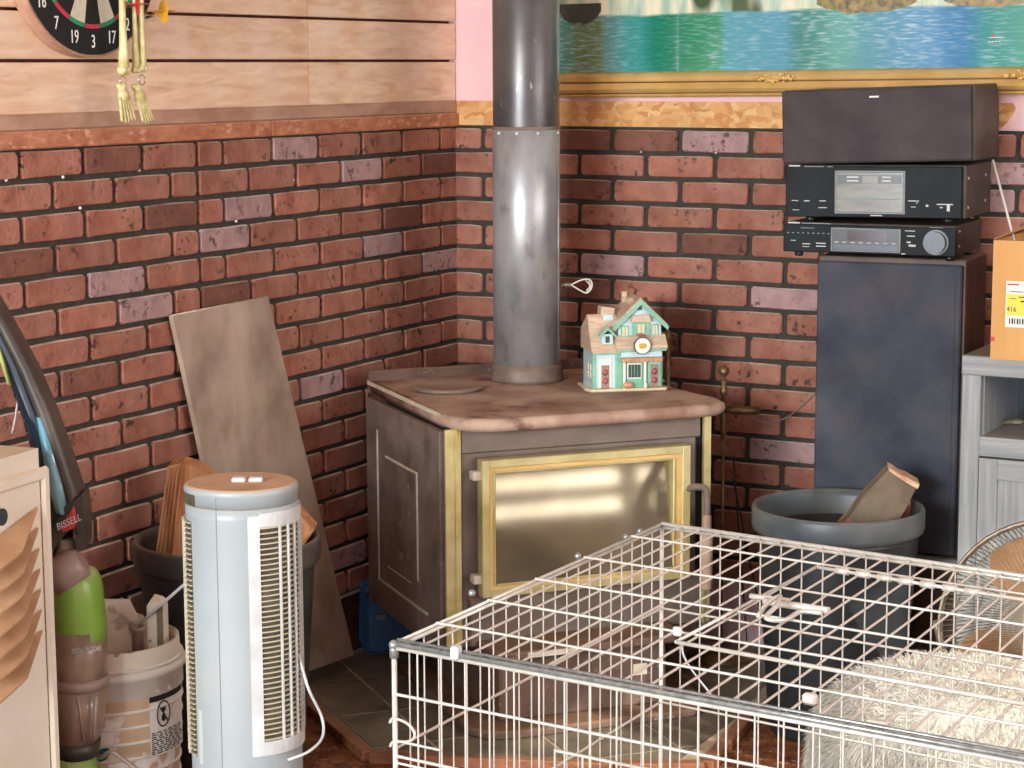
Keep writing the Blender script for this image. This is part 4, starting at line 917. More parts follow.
bm = nb(); slab(bm, [v3(68, 524, -.033), v3(69, 518, -.033), v3(79, 504, -.033), v3(80, 514, -.033), v3(82, 517, -.033), v3(80, 523, -.033), v3(69, 527, -.033)], .003); obj('red_badge', bm, 'red', badge)
text('badge_word', 'BISSELL', .0195, v3(75, 517, -.0355), (R(90), R(-24), 0), 'white_plastic', badge, sx=.85, shear=.3)
bm = nb(); loft(bm, [(70, 590, 14, 18, 0), (70, 560, 13, 16, 0), (68, 536, 8, 10, 0)]); obj('duct_neck', bm, 'vac_grey', vc)
bm = nb(); tube(bm, [v3(56, 576, -.03), v3(70, 568, -.03), v3(84, 557, -.03), v3(87, 555, -.03)], [18*sv, 19*sv, 17*sv, 11*sv], 20); obj('intake_duct', bm, 'vac_grey', vc)
bm = nb(); loft(bm, [(78, 646, 27, 30, 0), (79, 628, 26.5, 30, 0), (78, 605, 26, 29, 0), (78, 588, 25.5, 28, 0), (77, 577, 24.5, 26, 0), (76, 569, 21, 22, 0), (75, 566, 14, 16, 0)]); obj('tank_cap', bm, 'vac_green', vc)
bm = nb(); loft(bm, [(77, 684, 27, 30, 0), (78, 660, 27.5, 30, 0), (78, 628, 27, 30.5, 0)]); ut = obj('upper_tank', bm, 'vac_tank', vc)
bm = nb(); loft(bm, [(77, 688, 29, 32, 0), (77, 682, 30, 33, 0), (77, 677, 28, 31, 0)]); obj('tank_band', bm, 'vac_grey', vc)
bm = nb(); loft(bm, [(72, 748, 22, 26, 0), (75, 720, 26, 29, 0), (76, 688, 28, 31, 0)]); lt = obj('lower_tank', bm, 'vac_tank', vc)
for xa, xb in ((80, 84), (99, 94)):
    bm = nb(); tube(bm, [v3(xa, 690, -.058), v3(xb, 738, -.05)], .004, 6); obj('tank_rib', bm, 'vac_grey', lt)
bm = nb(); loft(bm, [(72, 760, 22, 26, 0), (72, 744, 24, 27, 0)]); obj('base_band', bm, 'vac_dark', vc)
bm = nb(); loft(bm, [(66, 850, 30, 34, 0), (68, 790, 24, 28, 0), (70, 758, 20, 25, 0)]); obj('lower_green_shell', bm, 'vac_green', vc)
ty = -30.5*sv-.002
text('tank_word', 'TOTAL FLOORS', .0135, v3(91, 643, ty+.001), (R(90), 0, R(26)), 'hifi_print', ut, sx=.62)
bm = nb(); lathe(bm, [(.075, 0), (.075, .05), (.06, .10), (.05, .12)], 28, (v3(66, 800).x, -.02, 0)); obj('cleaning_head', bm, 'vac_dark', vc)
# loop of hose behind the machine
bm = nb(); tube(bm, smooth_curve([atd(-8, 352, 4.14), atd(6, 364, 4.14), atd(18, 376, 4.14), atd(21, 384, 4.14)], 5), .007, 6); tube(bm, smooth_curve([atd(21, 384, 4.14), atd(18, 400, 4.14), atd(15, 420, 4.14), atd(12, 434, 4.14)], 4), .003, 5); tube(bm, smooth_curve([atd(24, 388, 4.14), atd(29, 410, 4.14), atd(30, 432, 4.14)], 4), .002, 5)
tag(obj('grey_strap', bm, 'vac_grey'), 'grey cord and hook hanging between handle and cream heater', 'cord')

# ================================================================== CREAM LOUVRED UNIT at the left edge
ca_ = atX(49, 447, .40); ac = thing('air_cooler', 'cream portable air cooler with dusty louvres at the left edge', 'air cooler', (ca_.x, ca_.y, 0), R(97)); ha = ca_.z+.004
WA, DA = .46, .26
bm = nb(); vs = box(bm, (-WA, 0, 0), (0, DA, ha)); 
bmesh.ops.bevel(bm, geom=[e for e in bm.edges if abs(e.verts[0].co.x-e.verts[1].co.x) < 1e-5], offset=.035, segments=5, affect='EDGES'); body = obj('cooler_body', bm, 'cream', ac)
for f in body.data.polygons: f.use_smooth = False
# raised front rim and sunk field
bm = nb(); P0 = []
zt_, zb_ = ha-.03, .28
outer = [(-WA+.03, zb_-.1), (-.016, zb_-.1), (-.016, zt_-.02), (-.035, zt_), (-WA+.03, zt_)]
inner = [(-WA+.05, zb_-.05), (-.05, zb_+.0), (-.036, zb_+.06), (-.036, zt_-.045), (-.055, zt_-.025), (-WA+.05, zt_-.025)]
box(bm, (-.036, -.010, .03), (-.012, .002, ha-.05), .006); box(bm, (-WA+.01, -.010, ha-.062), (-.012, .002, ha-.036), .006); obj('front_rim', bm, 'cream', ac)
for k in range(7):
    py = 507+k*20.8; z = ha-(py-447)*3.98/FPX*1.0; z -= .0
    bm = nb(); n = 10; rings = []
    for i in range(n+1):
        t = i/n; x = -.050-.22*t if k < 99 else 0; w = .078*min(1, t*1.9+.01); drop = -.055*t
        zz = z+drop; rings.append([bm.verts.new(p) for p in ((x, -.004, zz+.006), (x, -.004-w*.55, zz-w*.35+.004), (x, -.004-w*.55, zz-w*.35), (x, -.004, zz))])
    for A, B in zip(rings, rings[1:]):
        for q_ in range(4): bm.faces.new((A[q_], A[(q_+1) % 4], B[(q_+1) % 4], B[q_]))
    bm.faces.new(rings[0]); bm.faces.new(rings[-1][::-1]); obj('louver', bm, 'louver', ac)
bm = nb(); disc(bm, (-.185, -.012, ha-(500-447)*3.95/FPX), .016, .02, 'y', 16); obj('dial', bm, 'black', ac)
B1('top_vent', (-.30, .07, ha-.001), (-.145, .13, ha+.0015), 'vac_dark', ac, .001)
bm = nb(); tube(bm, smooth_curve([(-.24, DA-.02, ha), (-.20, DA-.02, ha+.02), (-.07, DA-.02, ha+.018), (-.03, DA-.03, ha-.01), (-.02, DA-.03, ha-.05)], 6), .006, 8); obj('carry_handle', bm, 'vac_grey', ac)

# ================================================================== RIGHT HAND STACK
# wooden plinth box the tall speaker stands on
YT = -.24
pl_ = atY(853, 556, YT); 
TB = 1.585-(548-66)*5.27/FPX*1.0
tl = atY(817, 256, YT+.035); tr_ = atY(968, 259, YT-.035); bl_ = atY(816, 546, YT+.03)
wT = (Vector((tr_.x, tr_.y))-Vector((tl.x, tl.y))).length; aT = math.atan2(tr_.y-tl.y, tr_.x-tl.x)
def span(org, th, px, py=200):          # width along a front that starts at org and is turned by th, up to the photograph column px
    n = Vector((math.sin(th), -math.cos(th), 0)); d = ray(px, py); q = CAM + d*(((org-CAM).dot(n))/d.dot(n)); return (q-org).dot(Vector((math.cos(th), math.sin(th), 0)))
aT = R(5); tw0 = atY(817, 256, -.30); WT = span(tw0, aT, 966); zt = tw0.z; zbm = atY(816, 546, -.30).z; DT = .262
plin = thing('speaker_plinth', 'dark wooden box under the tall speaker behind the grey bin', 'plinth', (tw0.x-.008, tw0.y-.010, 0), aT)
B1('carcass', (0, 0, 0), (WT+.03, .27, zbm-.016), 'walnut', plin, .003); B1('top_board', (-.004, -.010, zbm-.014), (WT+.034, .272, zbm), 'greywood_h', plin, .003)
tw = thing('tower_speaker', 'tall walnut-sided floor speaker with blue-grey cloth front', 'speaker', (tw0.x, tw0.y, zbm), aT)
hT = zt-zbm
B1('cabinet', (0, .014, 0), (WT+.004, DT, hT), 'walnut', tw, .003)
B1('cloth_grille', (.002, -.002, .004), (WT-.004, .016, hT-.012), 'speaker_cloth', tw, .004)
B1('grille_edge', (WT-.022, -.004, .006), (WT-.019, -.001, hT-.02), 'vinyl', tw)
# receiver
aR = R(4); rc0 = atY(783, 252, -.34)
rc = thing('receiver', 'low black stereo receiver with round volume knob and red display', 'receiver', (rc0.x, rc0.y, zt), aR)
wR = span(rc0, aR, 957); zrt = atY(783, 222, -.34).z-zt; zrb = .012; DR = .295
ca1 = B1('casing', (.004, .012, zrb), (wR-.004, DR, zrt), 'vinyl', rc, .002)
fp = B1('front_panel', (0, 0, zrb), (wR, .014, zrt-.004), 'hifi', rc, .002)
hh = zrt-zrb
def fx(px): return (px-784)/173*wR
def fz(py): return zrb+hh*(252-py)/30.
def bars(parent, lst, m_, y=-.001, name='print_marks'):
    bm = nb()
    for (xa, ya, xb, yb) in lst: box(bm, (fx(xa), y, fz(yb)), (fx(xb), y+.001, fz(ya)))
    return obj(name, bm, m_, parent, kind='stuff')
bars(fp, [(789, 221.6, 801, 223)], 'hifi_print'); bars(fp, [(803, 222, 833, 222.9), (802, 227, 816, 227.6), (931, 223, 944, 223.6)], 'hifi_dim')
bars(fp, [(788+k*5.2, 232, 790+k*5.2, 233) for k in range(9)], 'hifi_dim'); bars(fp, [(792, 240, 797, 240.7), (804, 243, 812, 244), (818, 242, 828, 243), (818, 245, 828, 246), (804, 246, 811, 246.6)], 'hifi_print')
dsp = B1('display_surround', (fx(833), -.002, fz(250)), (fx(903), .001, fz(226)), 'hifi_dim', fp, .001)
B1('display_bezel', (fx(834.5), -.0028, fz(249)), (fx(901.5), .001, fz(227.2)), 'black', fp); B1('display_window', (fx(850), -.0035, fz(239)), (fx(890), .0, fz(228.5)), 'display', fp)
bars(fp, [(837+k*8.2, 240.2, 841+k*8.2, 241) for k in range(8)], 'hifi_print', -.004); bars(fp, [(836, 243, 901, 248)], 'knob', -.0035, 'button_strip')
bars(fp, [(907, 227, 917, 227.8), (909, 232, 917, 233), (909, 238, 913, 239.4), (911, 241, 918, 243), (904, 250, 908, 251)], 'hifi_print')
bm = nb(); disc(bm, (fx(938), -.003, fz(238)), .0305, .004, 'y', 32); obj('knob_ring', bm, 'hifi_dim', fp)
bm = nb(); disc(bm, (fx(937.5), -.010, fz(238)), .0265, .018, 'y', 32); kb = obj('volume_knob', bm, 'knob', fp)
bm = nb(); ball(bm, (fx(932.5), -.0195, fz(238)), .0022, sub=1); obj('knob_dot', bm, 'hifi_print', kb)
bm = nb()
for x, y in ((.012, .03), (wR-.04, .03), (.04, .22), (wR-.04, .22)): lathe(bm, [(.010, 0), (.011, .012)], 12, (x+.02, y, 0))
obj('feet', bm, 'black', rc)
for z in (.3, .8):
    bm = nb(); disc(bm, (wR-.003, .05, zrb+hh*z), .003, .003, 'x', 8); obj('side_screw', bm, 'hifi_print', ca1)
# cassette deck
aD = R(4); dk0 = atY(785.5, 218, -.33); zd0 = zt+zrt; 
dk = thing('cassette_deck', 'black cassette deck with wide tape window above the receiver', 'cassette deck', (dk0.x, dk0.y, zd0), aD)
dk.rotation_euler = (0, R(-.7), aD)
wD = span(dk0, aD, 962); zD = atY(785.5, 165, -.33).z-zd0; z0d = .013
cd2 = B1('casing', (.004, .012, z0d), (wD+.008, .285, zD), 'vinyl', dk, .002); fd = B1('front_panel', (0, 0, z0d), (wD, .014, zD-.003), 'hifi', dk, .002)
hD = zD-z0d
def fx(px): return (px-785.5)/180.*wD
def fz(py): return z0d+hD*(217.-py)/50.
B1('tape_surround', (fx(837), -.002, fz(213.5)), (fx(909), .001, fz(172)), 'hifi_dim', fd, .001)
tw_ = B1('tape_window', (fx(838.5), -.003, fz(212)), (fx(907.5), .001, fz(173.5)), 'tapeglass', fd, .001)
B1('tape_slot', (fx(840), -.004, fz(184.5)), (fx(906), .0, fz(176)), 'black', tw_)
for a, b in ((850, 862), (886, 895)):
    for yy in (177.5, 181): B1('reel_tooth', (fx(a), -.005, fz(yy+1.4)), (fx(b), -.002, fz(yy)), 'hifi_print', tw_)
B1('tape_label', (fx(866), -.005, fz(184)), (fx(882), -.002, fz(177)), 'tapeglass', tw_)
B1('tape_ledge', (fx(843), -.005, fz(200)), (fx(904), -.002, fz(198.6)), 'hifi_dim', tw_)
bars(fd, [(789, 167, 801, 168.4)], 'hifi_print'); bars(fd, [(805, 168, 826, 168.8), (829, 168, 835, 168.8), (920, 200, 922, 203)], 'hifi_dim')
bars(fd, [(792, 201, 799, 201.7), (805, 201, 811, 202), (821, 201, 828, 201.8), (820, 207.5, 829, 208.3), (793, 210, 800, 210.6), (912, 200, 923, 201), (915, 206, 920, 206.6), (930, 204, 932.5, 206), (941, 203, 957, 204), (951, 204, 954, 210), (944, 206, 947, 207), (874, 214.3, 886, 215.3)], 'hifi_print')
B1('eject_button', (fx(792), -.004, fz(209)), (fx(800), .0, fz(203)), 'hifi', fd, .001)
bm = nb()
for x, y in ((.055, .03), (wD-.04, .03), (.05, .22), (wD-.04, .22)): lathe(bm, [(.011, 0), (.012, .013)], 12, (x, y, 0))
obj('feet', bm, 'black', dk)
for y, z in ((.03, .75), (.03, .2), (.22, .75), (.22, .25)):
    bm = nb(); disc(bm, (wD+.0085, y, z0d+hD*z), .0035, .003, 'x', 8); obj('side_screw', bm, 'hifi_print', cd2)
# centre speaker lying on top
aC = R(4); zc0 = zd0+zD
cs0 = atY(785, 165, -.345); cs = thing('centre_speaker', 'wide black speaker box lying on top of the hi-fi stack', 'speaker', (cs0.x-.002, cs0.y, zc0+.002), aC)
cs.rotation_euler = (0, R(-1.9), aC); wC, hC = span(cs0, aC, 972), .180
B1('cabinet', (0, .012, 0), (wC+.004, .285, hC), 'vinyl', cs, .003); B1('cloth_grille', (-.002, -.006, .002), (wC-.002, .010, hC-.002), 'center_cloth', cs, .004)
B1('maker_badge', (.217, -.0075, hC-.024), (.240, -.005, hC-.020), 'rivet', cs)

# cabinet with open shelf
cb0 = atY(962, 355, -.45); cz = cb0.z; cbn = thing('grey_cabinet', 'grey wood-grain cabinet with open shelf and panelled door', 'cabinet', (cb0.x, cb0.y, 0), 0)
WC, DC = .80, .40; tk = .046
B1('top_board', (0, 0, cz-tk), (WC, DC, cz), 'greywood_h', cbn, .002)
B1('left_side', (.002, .022, 0), (.022, DC, cz-tk), 'greywood', cbn); B1('right_side', (WC-.02, .022, 0), (WC, DC, cz-tk), 'greywood', cbn)
B1('stile', (.002, .002, 0), (.046, .022, cz-tk), 'greywood', cbn, .001); B1('stile', (WC-.046, .002, 0), (WC, .022, cz-tk), 'greywood', cbn, .001)
zs = atY(985, 437, -.45).z; zd_ = atY(978, 456, -.45).z
B1('rail', (.046, .002, zd_), (WC-.046, .022, zs), 'greywood_h', cbn, .001); B1('bottom_rail', (.046, .002, 0), (WC-.046, .022, .07), 'greywood_h', cbn, .001)
B1('shelf', (.022, .022, zs-.018), (WC-.02, DC-.01, zs), 'greywood_h', cbn); B1('back_panel', (.02, DC-.012, .02), (WC-.02, DC, cz-tk), 'bluegrey', cbn)
B1('inner_side', (.022, .022, zs), (.050, DC-.01, cz-tk), 'greywood', cbn)
for x0, x1 in ((.048, WC/2-.002), (WC/2+.002, WC-.048)):
    d_ = B1('door', (x0, .006, .073), (x1, .020, zd_-.004), 'greywood', cbn)
    for (a, b, c_, e_, mm) in ((x0, .073, x0+.044, zd_-.004, 'greywood'), (x1-.044, .073, x1, zd_-.004, 'greywood'), (x0+.044, zd_-.052, x1-.044, zd_-.004, 'greywood_h'), (x0+.044, .073, x1-.044, .12, 'greywood_h')):
        B1('door_frame', (a, -.002, b), (c_, .008, e_), mm, d_, .001)
# shelf ornament: speckled stone chain
so = atz(1002, 424, zs); sh = thing('stone_trinket', 'small grey speckled trinket lying on the open cabinet shelf', 'trinket', (so.x, so.y, zs), R(15))
bm = nb(); prism(bm, [(-.05, -.02), (-.01, -.03), (.005, -.015), (-.02, .0), (-.045, -.008)], 'z', 0, .01, .002); obj('flat_tag', bm, 'shell', sh)
bm = nb(); tube(bm, [(.0+.024*math.cos(R(a)), .012+.018*math.sin(R(a)), .006) for a in range(0, 360, 30)], .006, 6, closed=True); tube(bm, [(.034+.014*math.cos(R(a)), .008+.012*math.sin(R(a)), .006) for a in range(0, 360, 30)], .005, 6, closed=True); obj('ring_pair', bm, 'shell', sh)

# cardboard box on the cabinet
bx0 = atz(990, 359, cz); bx = thing('cardboard_box', 'open tan cardboard box with a yellow shipping label on the cabinet', 'box', (bx0.x, bx0.y+.001, cz), R(1)); 
Db_ = (bx0-CAM).dot(_f); hB = (359-240)*Db_/FPX; WB, DB = .36, .26
for nm, lo, hi in (('front_wall', (0, 0, 0), (WB, .004, hB)), ('left_wall', (0, .004, 0), (.004, DB, hB)), ('right_wall', (WB-.004, .004, 0), (WB, DB, hB)), ('rear_wall', (0, DB-.004, 0), (WB, DB, hB)), ('bottom', (.004, .004, 0), (WB-.004, DB-.004, .004))):
    B1(nm, lo, hi, 'cardboard', bx)
for (pts) in ([(0, 0), (0, DB), (.06, DB+.0), (.07, .0)],):
    bm = nb(); A = [bm.verts.new((x, y, hB+ (x*.42))) for x, y in pts]; Bv = [bm.verts.new((x, y, hB+(x*.42)+.004)) for x, y in pts]; bm.faces.new(A[::-1]); bm.faces.new(Bv)
    for i in range(4): bm.faces.new((A[i], A[(i+1) % 4], Bv[(i+1) % 4], Bv[i]))
    obj('left_flap', bm, 'cardboard_in', bx)
s5 = Db_/FPX
def bq(px, py): return ((px-990)*s5*1.12, hB*(359-py)/119.)
xa, zb5 = bq(1002.5, 326); xb, zt5 = bq(1032, 280)
lb = B1('shipping_label', (xa, -.0012, zb5), (xb, .0, zt5), 'paper', bx)
x1_, za = bq(1003.5, 314); x2_, zb6 = bq(1032, 293); B1('yellow_field', (x1_, -.0018, za), (x2_, -.001, zb6), 'yellow', lb)
text('label_number', '416', .0165, (bq(1008, 0)[0], -.0022, bq(0, 308)[1]), (R(90), 0, 0), 'ink', lb, sx=.9)
B1('red_line', (x1_, -.0018, bq(0, 284)[1]), (bq(1014, 0)[0], -.001, bq(0, 282.5)[1]), 'red', lb); bm = nb()
for k in range(9): box(bm, (bq(1006+k*2.3, 0)[0], -.0018, bq(0, 322.5)[1]), (bq(1007+k*2.3+.4*(k % 2), 0)[0], -.001, bq(0, 317)[1]))
obj('barcode', bm, 'ink', lb); bm = nb()
for (a, b, c_, d_) in ((1006, 290, 1018, 290.7), (1014, 295, 1022, 296), (1016, 299, 1023, 300.5), (1006, 297, 1012, 297.6)): 
    p_, q_ = bq(a, d_), bq(c_, b); box(bm, (p_[0], -.0025, p_[1]), (q_[0], -.0017, q_[1]))
obj('small_print', bm, 'ink', lb)
p_, q_ = bq(989.8, 341), bq(993.5, 336.5); B1('red_corner_mark', (0, -.001, p_[1]), (q_[0], .0, q_[1]), 'red', bx)
a_, b_ = atd(993, 160, 4.95), atd(1012, 232, 4.86)
bm = nb(); d_ = (b_-a_); tube(bm, [a_, b_+d_*.55], .0028, 6); tag(obj('white_stick', bm, 'rivet'), 'thin white stick standing out of the cardboard box', 'stick')

# ================================================================== FLOOR FAN with wire cage
Dn = 4.42; cn = atd(1052, 632, Dn); sn = Dn/FPX; rn = 112*sn
ff = thing('floor_fan', 'dusty round wire-caged floor fan in front of the grey cabinet', 'fan', (cn.x, cn.y, 0), YAW+R(-22)); hn = cn.z
def fanrot(): return Matrix.Rotation(R(-8), 4, 'X')
def ringpts(r, y, n=48): return [fanrot() @ Vector((r*math.cos(2*math.pi*k/n), y, r*math.sin(2*math.pi*k/n)))+Vector((0, 0, hn)) for k in range(n)]
def prof_r(t):      # cage profile: t 0 centre of the front -> 1 rim
    return (rn*t, -.075*(1-t**3.2))
bm = nb()
for y in (-.012, .012): tube(bm, ringpts(rn, y), .0035, 6, closed=True)
tube(bm, ringpts(rn*.995, 0), .006, 6, closed=True); obj('cage_rim', bm, 'fan_wire', ff)
for face, nm in ((-1, 'front_cage'), (1, 'rear_cage')):
    bm = nb()
    for t in (.2, .45, .7, .88): r_, y_ = prof_r(t); tube(bm, ringpts(r_, -face*y_*-1 if face < 0 else -y_, 36), .0014, 4, closed=True)
    cg = obj(nm, bm, 'fan_wire', ff)
    NW = 120 if face < 0 else 150; mw = nb(); pts = []
    for k in range(9): t = .15+.85*k/8; r_, y_ = prof_r(t); pts.append(Vector((r_*math.cos(.25*t), y_ if face < 0 else -y_, r_*math.sin(.25*t))))
    tube(mw, pts, .0010, 4); w0 = obj('cage_wire', mw, 'fan_wire' if face < 0 else 'fan_wire_dark', cg)
    for k in range(NW):
        if k == 0: o = w0
        else: o = inst(w0, parent=cg)
        o.matrix_local = Matrix.Translation((0, 0, hn)) @ fanrot() @ Matrix.Rotation(2*math.pi*k/NW, 4, 'Y')
for k in range(4):
    bm = nb(); ri = []
    for i in range(7):
        t = i/6; r_ = rn*(.18+.70*t); hw = .5*math.sin(.5+2.2*t)
        ri.append([bm.verts.new(fanrot() @ Vector((r_*math.cos(a), .025*(a)/hw*.8+dy, r_*math.sin(a)))+Vector((0, 0, hn))) for a in (-hw, 0, hw) for dy in (0, .002)])
    for A, B in zip(ri, ri[1:]):
        for (i, j) in ((0, 2), (2, 4), (5, 3), (3, 1), (1, 0), (4, 5)): bm.faces.new((A[i], A[j], B[j], B[i]))
    bmesh.ops.rotate(bm, verts=bm.verts, cent=(0, 0, hn), matrix=Matrix.Rotation(R(90*k+150), 3, fanrot().to_3x3() @ Vector((0, 1, 0)))); obj('blade', bm, 'tan_blade', ff)
bm = nb(); disc(bm, (0, 0, 0), rn*.2, .05, 'y', 24); bmesh.ops.transform(bm, matrix=Matrix.Translation((0, 0, hn)) @ fanrot(), verts=bm.verts); obj('hub', bm, 'tan_blade', ff)
bm = nb(); disc(bm, (0, -.078, 0), rn*.17, .006, 'y', 24); bmesh.ops.transform(bm, matrix=Matrix.Translation((0, 0, hn)) @ fanrot(), verts=bm.verts); obj('centre_badge', bm, 'vac_dark', ff)
bm = nb(); disc(bm, (0, .07, 0), rn*.34, .12, 'y', 24); bmesh.ops.transform(bm, matrix=Matrix.Translation((0, 0, hn)) @ fanrot(), verts=bm.verts); obj('motor_housing', bm, 'vac_dark', ff)
bm = nb(); tube(bm, smooth_curve([(-rn*1.03, 0, hn), (-rn*.9, .03, hn-rn*.7), (-rn*.75, .05, .02), (-rn*.72, -.12, .012)], 6), .009, 8); tube(bm, smooth_curve([(rn*1.03, 0, hn), (rn*.9, .03, hn-rn*.7), (rn*.75, .05, .02), (rn*.72, -.12, .012)], 6), .009, 8)
tube(bm, [(-rn*.74, .02, .02), (rn*.74, .02, .02)], .009, 8); obj('tube_stand', bm, 'fan_wire', ff)

# ================================================================== FUR COVERED POUFFE
Du = 3.95; cu = atd(955, 760, Du); su = Du/FPX; topz = atd(930, 660, Du).z
fu = thing('fur_pouffe', 'white shaggy fur pouffe behind the wire crate', 'pouffe', (cu.x, cu.y, 0), YAW)
ru = 140*su
def sup(th, z):
    k = 1+.03*math.sin(3*th)+.02*math.sin(7*th+1); return k
bm = nb(); prof_u = [(.88, 0), (1.0, .06), (1.03, .18), (1.0, .30), (.93, .38), (.80, .43), (.60, .46), (.35, .475), (.12, .48), (.01, .482)]
kz_ = (topz)/.482
verts = []; seg = 48
for i, (r_, z) in enumerate(prof_u):
    verts.append([bm.verts.new((r_*ru*sup(2*math.pi*k/seg, z)*math.cos(2*math.pi*k/seg), r_*ru*sup(2*math.pi*k/seg, z)*.85*math.sin(2*math.pi*k/seg), z*kz_)) for k in range(seg)])
for A, B in zip(verts, verts[1:]):
    for k in range(seg): bm.faces.new((A[k], A[(k+1) % seg], B[(k+1) % seg], B[k])).smooth = True
bm.faces.new(verts[0][::-1]); bm.faces.new(verts[-1]); obj('cushion', bm, 'fur_base', fu)
me = fu.children[0].data
fv, ff_ = [], []; V = np.array([v.co[:] for v in me.vertices])
polys = [(list(p.vertices), p.area, np.array(p.normal)) for p in me.polygons if len(p.vertices) == 4]
ar = np.array([p[1] for p in polys]); idx = rng.choice(len(polys), 60000, p=ar/ar.sum())
for i in idx:
    vs, _, nrm = polys[i]; a, b = rng.random(2); p = (V[vs[0]]*(1-a)+V[vs[1]]*a)*(1-b)+(V[vs[3]]*(1-a)+V[vs[2]]*a)*b
    cl_f = np.array([math.sin(p[0]*38+p[2]*21), math.cos(p[1]*33+p[0]*17), math.sin(p[2]*29+p[1]*41)])*.22
    d = nrm*.6+rng.normal(0, .25, 3)+cl_f+np.array([0, 0, -.45]); d /= np.linalg.norm(d); L_ = rng.uniform(.014, .030)
    s_v = np.cross(d, rng.normal(0, 1, 3)); s_v /= np.linalg.norm(s_v); w_ = .0007
    n0 = len(fv); bend = np.array([0, 0, -.3*L_])
    fv += [p-s_v*w_, p+s_v*w_, p+d*L_*.55+s_v*w_*.7, p+d*L_*.55-s_v*w_*.7, p+d*L_+bend]
    ff_ += [(n0, n0+1, n0+2, n0+3), (n0+3, n0+2, n0+4)]
fm = bpy.data.meshes.new('fur'); fm.from_pydata([tuple(v) for v in fv], [], ff_); fm.materials.append(M['fur'])
fo = bpy.data.objects.new('fur', fm); COL.objects.link(fo); fo.parent = fu; fo['kind'] = 'stuff'

# ================================================================== WIRE CRATE
ZC = .84; A0 = atz(394, 645, ZC); B0 = atz(662, 525, ZC); df = (atz(1024, 760, ZC)-A0).normalized(); dbk = (atz(1024, 577.5, ZC)-B0).normalized()
LC = 1.16; A1 = A0+df*LC; B1_ = B0+dbk*(LC*.985)
cr_ = thing('wire_crate', 'large folding wire dog crate in the foreground with a clear view through', 'crate', (A0.x, A0.y, 0), 0); O3 = Vector((A0.x, A0.y, 0))
A0_, B0_, A1_, B1c = A0-O3, B0-O3, A1-O3, B1_-O3
um = nb(); tube(um, [(0, 0, 0), (0, 0, 1)], 1, 6); um_me = bpy.data.meshes.new('wire'); um.to_mesh(um_me); um.free(); um_me.materials.append(M['galv'])
um2 = um_me.copy(); um2.materials.clear(); um2.materials.append(M['galv_dark'])
def rod(p, q, r, parent, name='wire', me=None):
    p, q = Vector(p), Vector(q); d = q-p; o = bpy.data.objects.new(name, me or um_me); COL.objects.link(o); o.parent = parent
    o.matrix_local = Matrix.Translation(p) @ d.to_track_quat('Z', 'Y').to_matrix().to_4x4() @ Matrix.Diagonal((r, r, d.length, 1)); return o
def panel(name, P, Q, n, hz, r=.00135, zt=ZC-.004, zb=.02):
    """upright panel between the top corners P and Q"""
    P = Vector((P.x, P.y, 0)); Q = Vector((Q.x, Q.y, 0)); up = Vector((0, 0, 1))
    bm = nb(); c = [P+up*zb, Q+up*zb, Q+up*zt, P+up*zt]; tube(bm, [c[0], c[1]], .0028, 6); tube(bm, [c[1], c[2]], .0028, 6); tube(bm, [c[2], c[3]], .0028, 6); tube(bm, [c[3], c[0]], .0028, 6)
    pn = obj(name, bm, 'galv', cr_)
    for k in range(1, n): p = P.lerp(Q, k/n); rod(p+up*zb, p+up*zt, r, pn)
    for z in hz: rod(P+up*z, Q+up*z, .0021, pn, 'cross_wire')
    return pn
fp_ = panel('front_panel', A0_, A1_, 31, (ZC-.066, ZC-.15, ZC-.30, ZC-.45, ZC-.60))
lp_ = panel('left_panel', A0_, B0_, 22, (ZC-.14, ZC-.30, ZC-.45, ZC-.60), .0012)
panel('rear_panel', B0_, B1c, 31, (ZC-.14, ZC-.30, ZC-.45, ZC-.60), .0013)
panel('right_panel', A1_, B1c, 22, (ZC-.14, ZC-.30, ZC-.45, ZC-.60), .0012)
bm = nb(); zz = Vector((0, 0, .002))
tube(bm, [A0_+zz, B0_+zz], .0026, 6); tube(bm, [B0_+zz, B1c+zz], .0036, 6); tube(bm, [B1c+zz, A1_+zz], .0028, 6); tp = obj('top_panel', bm, 'galv', cr_)
bm = nb(); tube(bm, [A0_+zz, A1_+zz], .0032, 6); tube(bm, [A0_+Vector((0, .009, .005)), A1_+Vector((0, .009, .005))], .0024, 6); obj('front_top_rail', bm, 'galv_dark', cr_)
for q_ in (A0_, B0_, A1_, B1c):
    bm = nb(); tube(bm, [(q_.x, q_.y, .015), (q_.x, q_.y, ZC-.003)], .0036, 8); obj('corner_post', bm, 'galv', cr_)
for k in range(1, 31): rod(A0_.lerp(A1_, k/31)+zz, B0_.lerp(B1c, k/31)+zz, .0017, tp)
for t in (.13, .30, .47, .66, .86): rod(A0_.lerp(B0_, t)+zz*2.2, A1_.lerp(B1c, t)+zz*2.2, .0019, tp, 'cross_wire')
bm = nb(); tube(bm, [A0_.lerp(A1_, .0)+Vector((0, 0, .003)), A0_+Vector((0, 0, .003-.02))], .006, 8); ball(bm, A0_, .007); obj('corner_clip', bm, 'galv_dark', cr_)
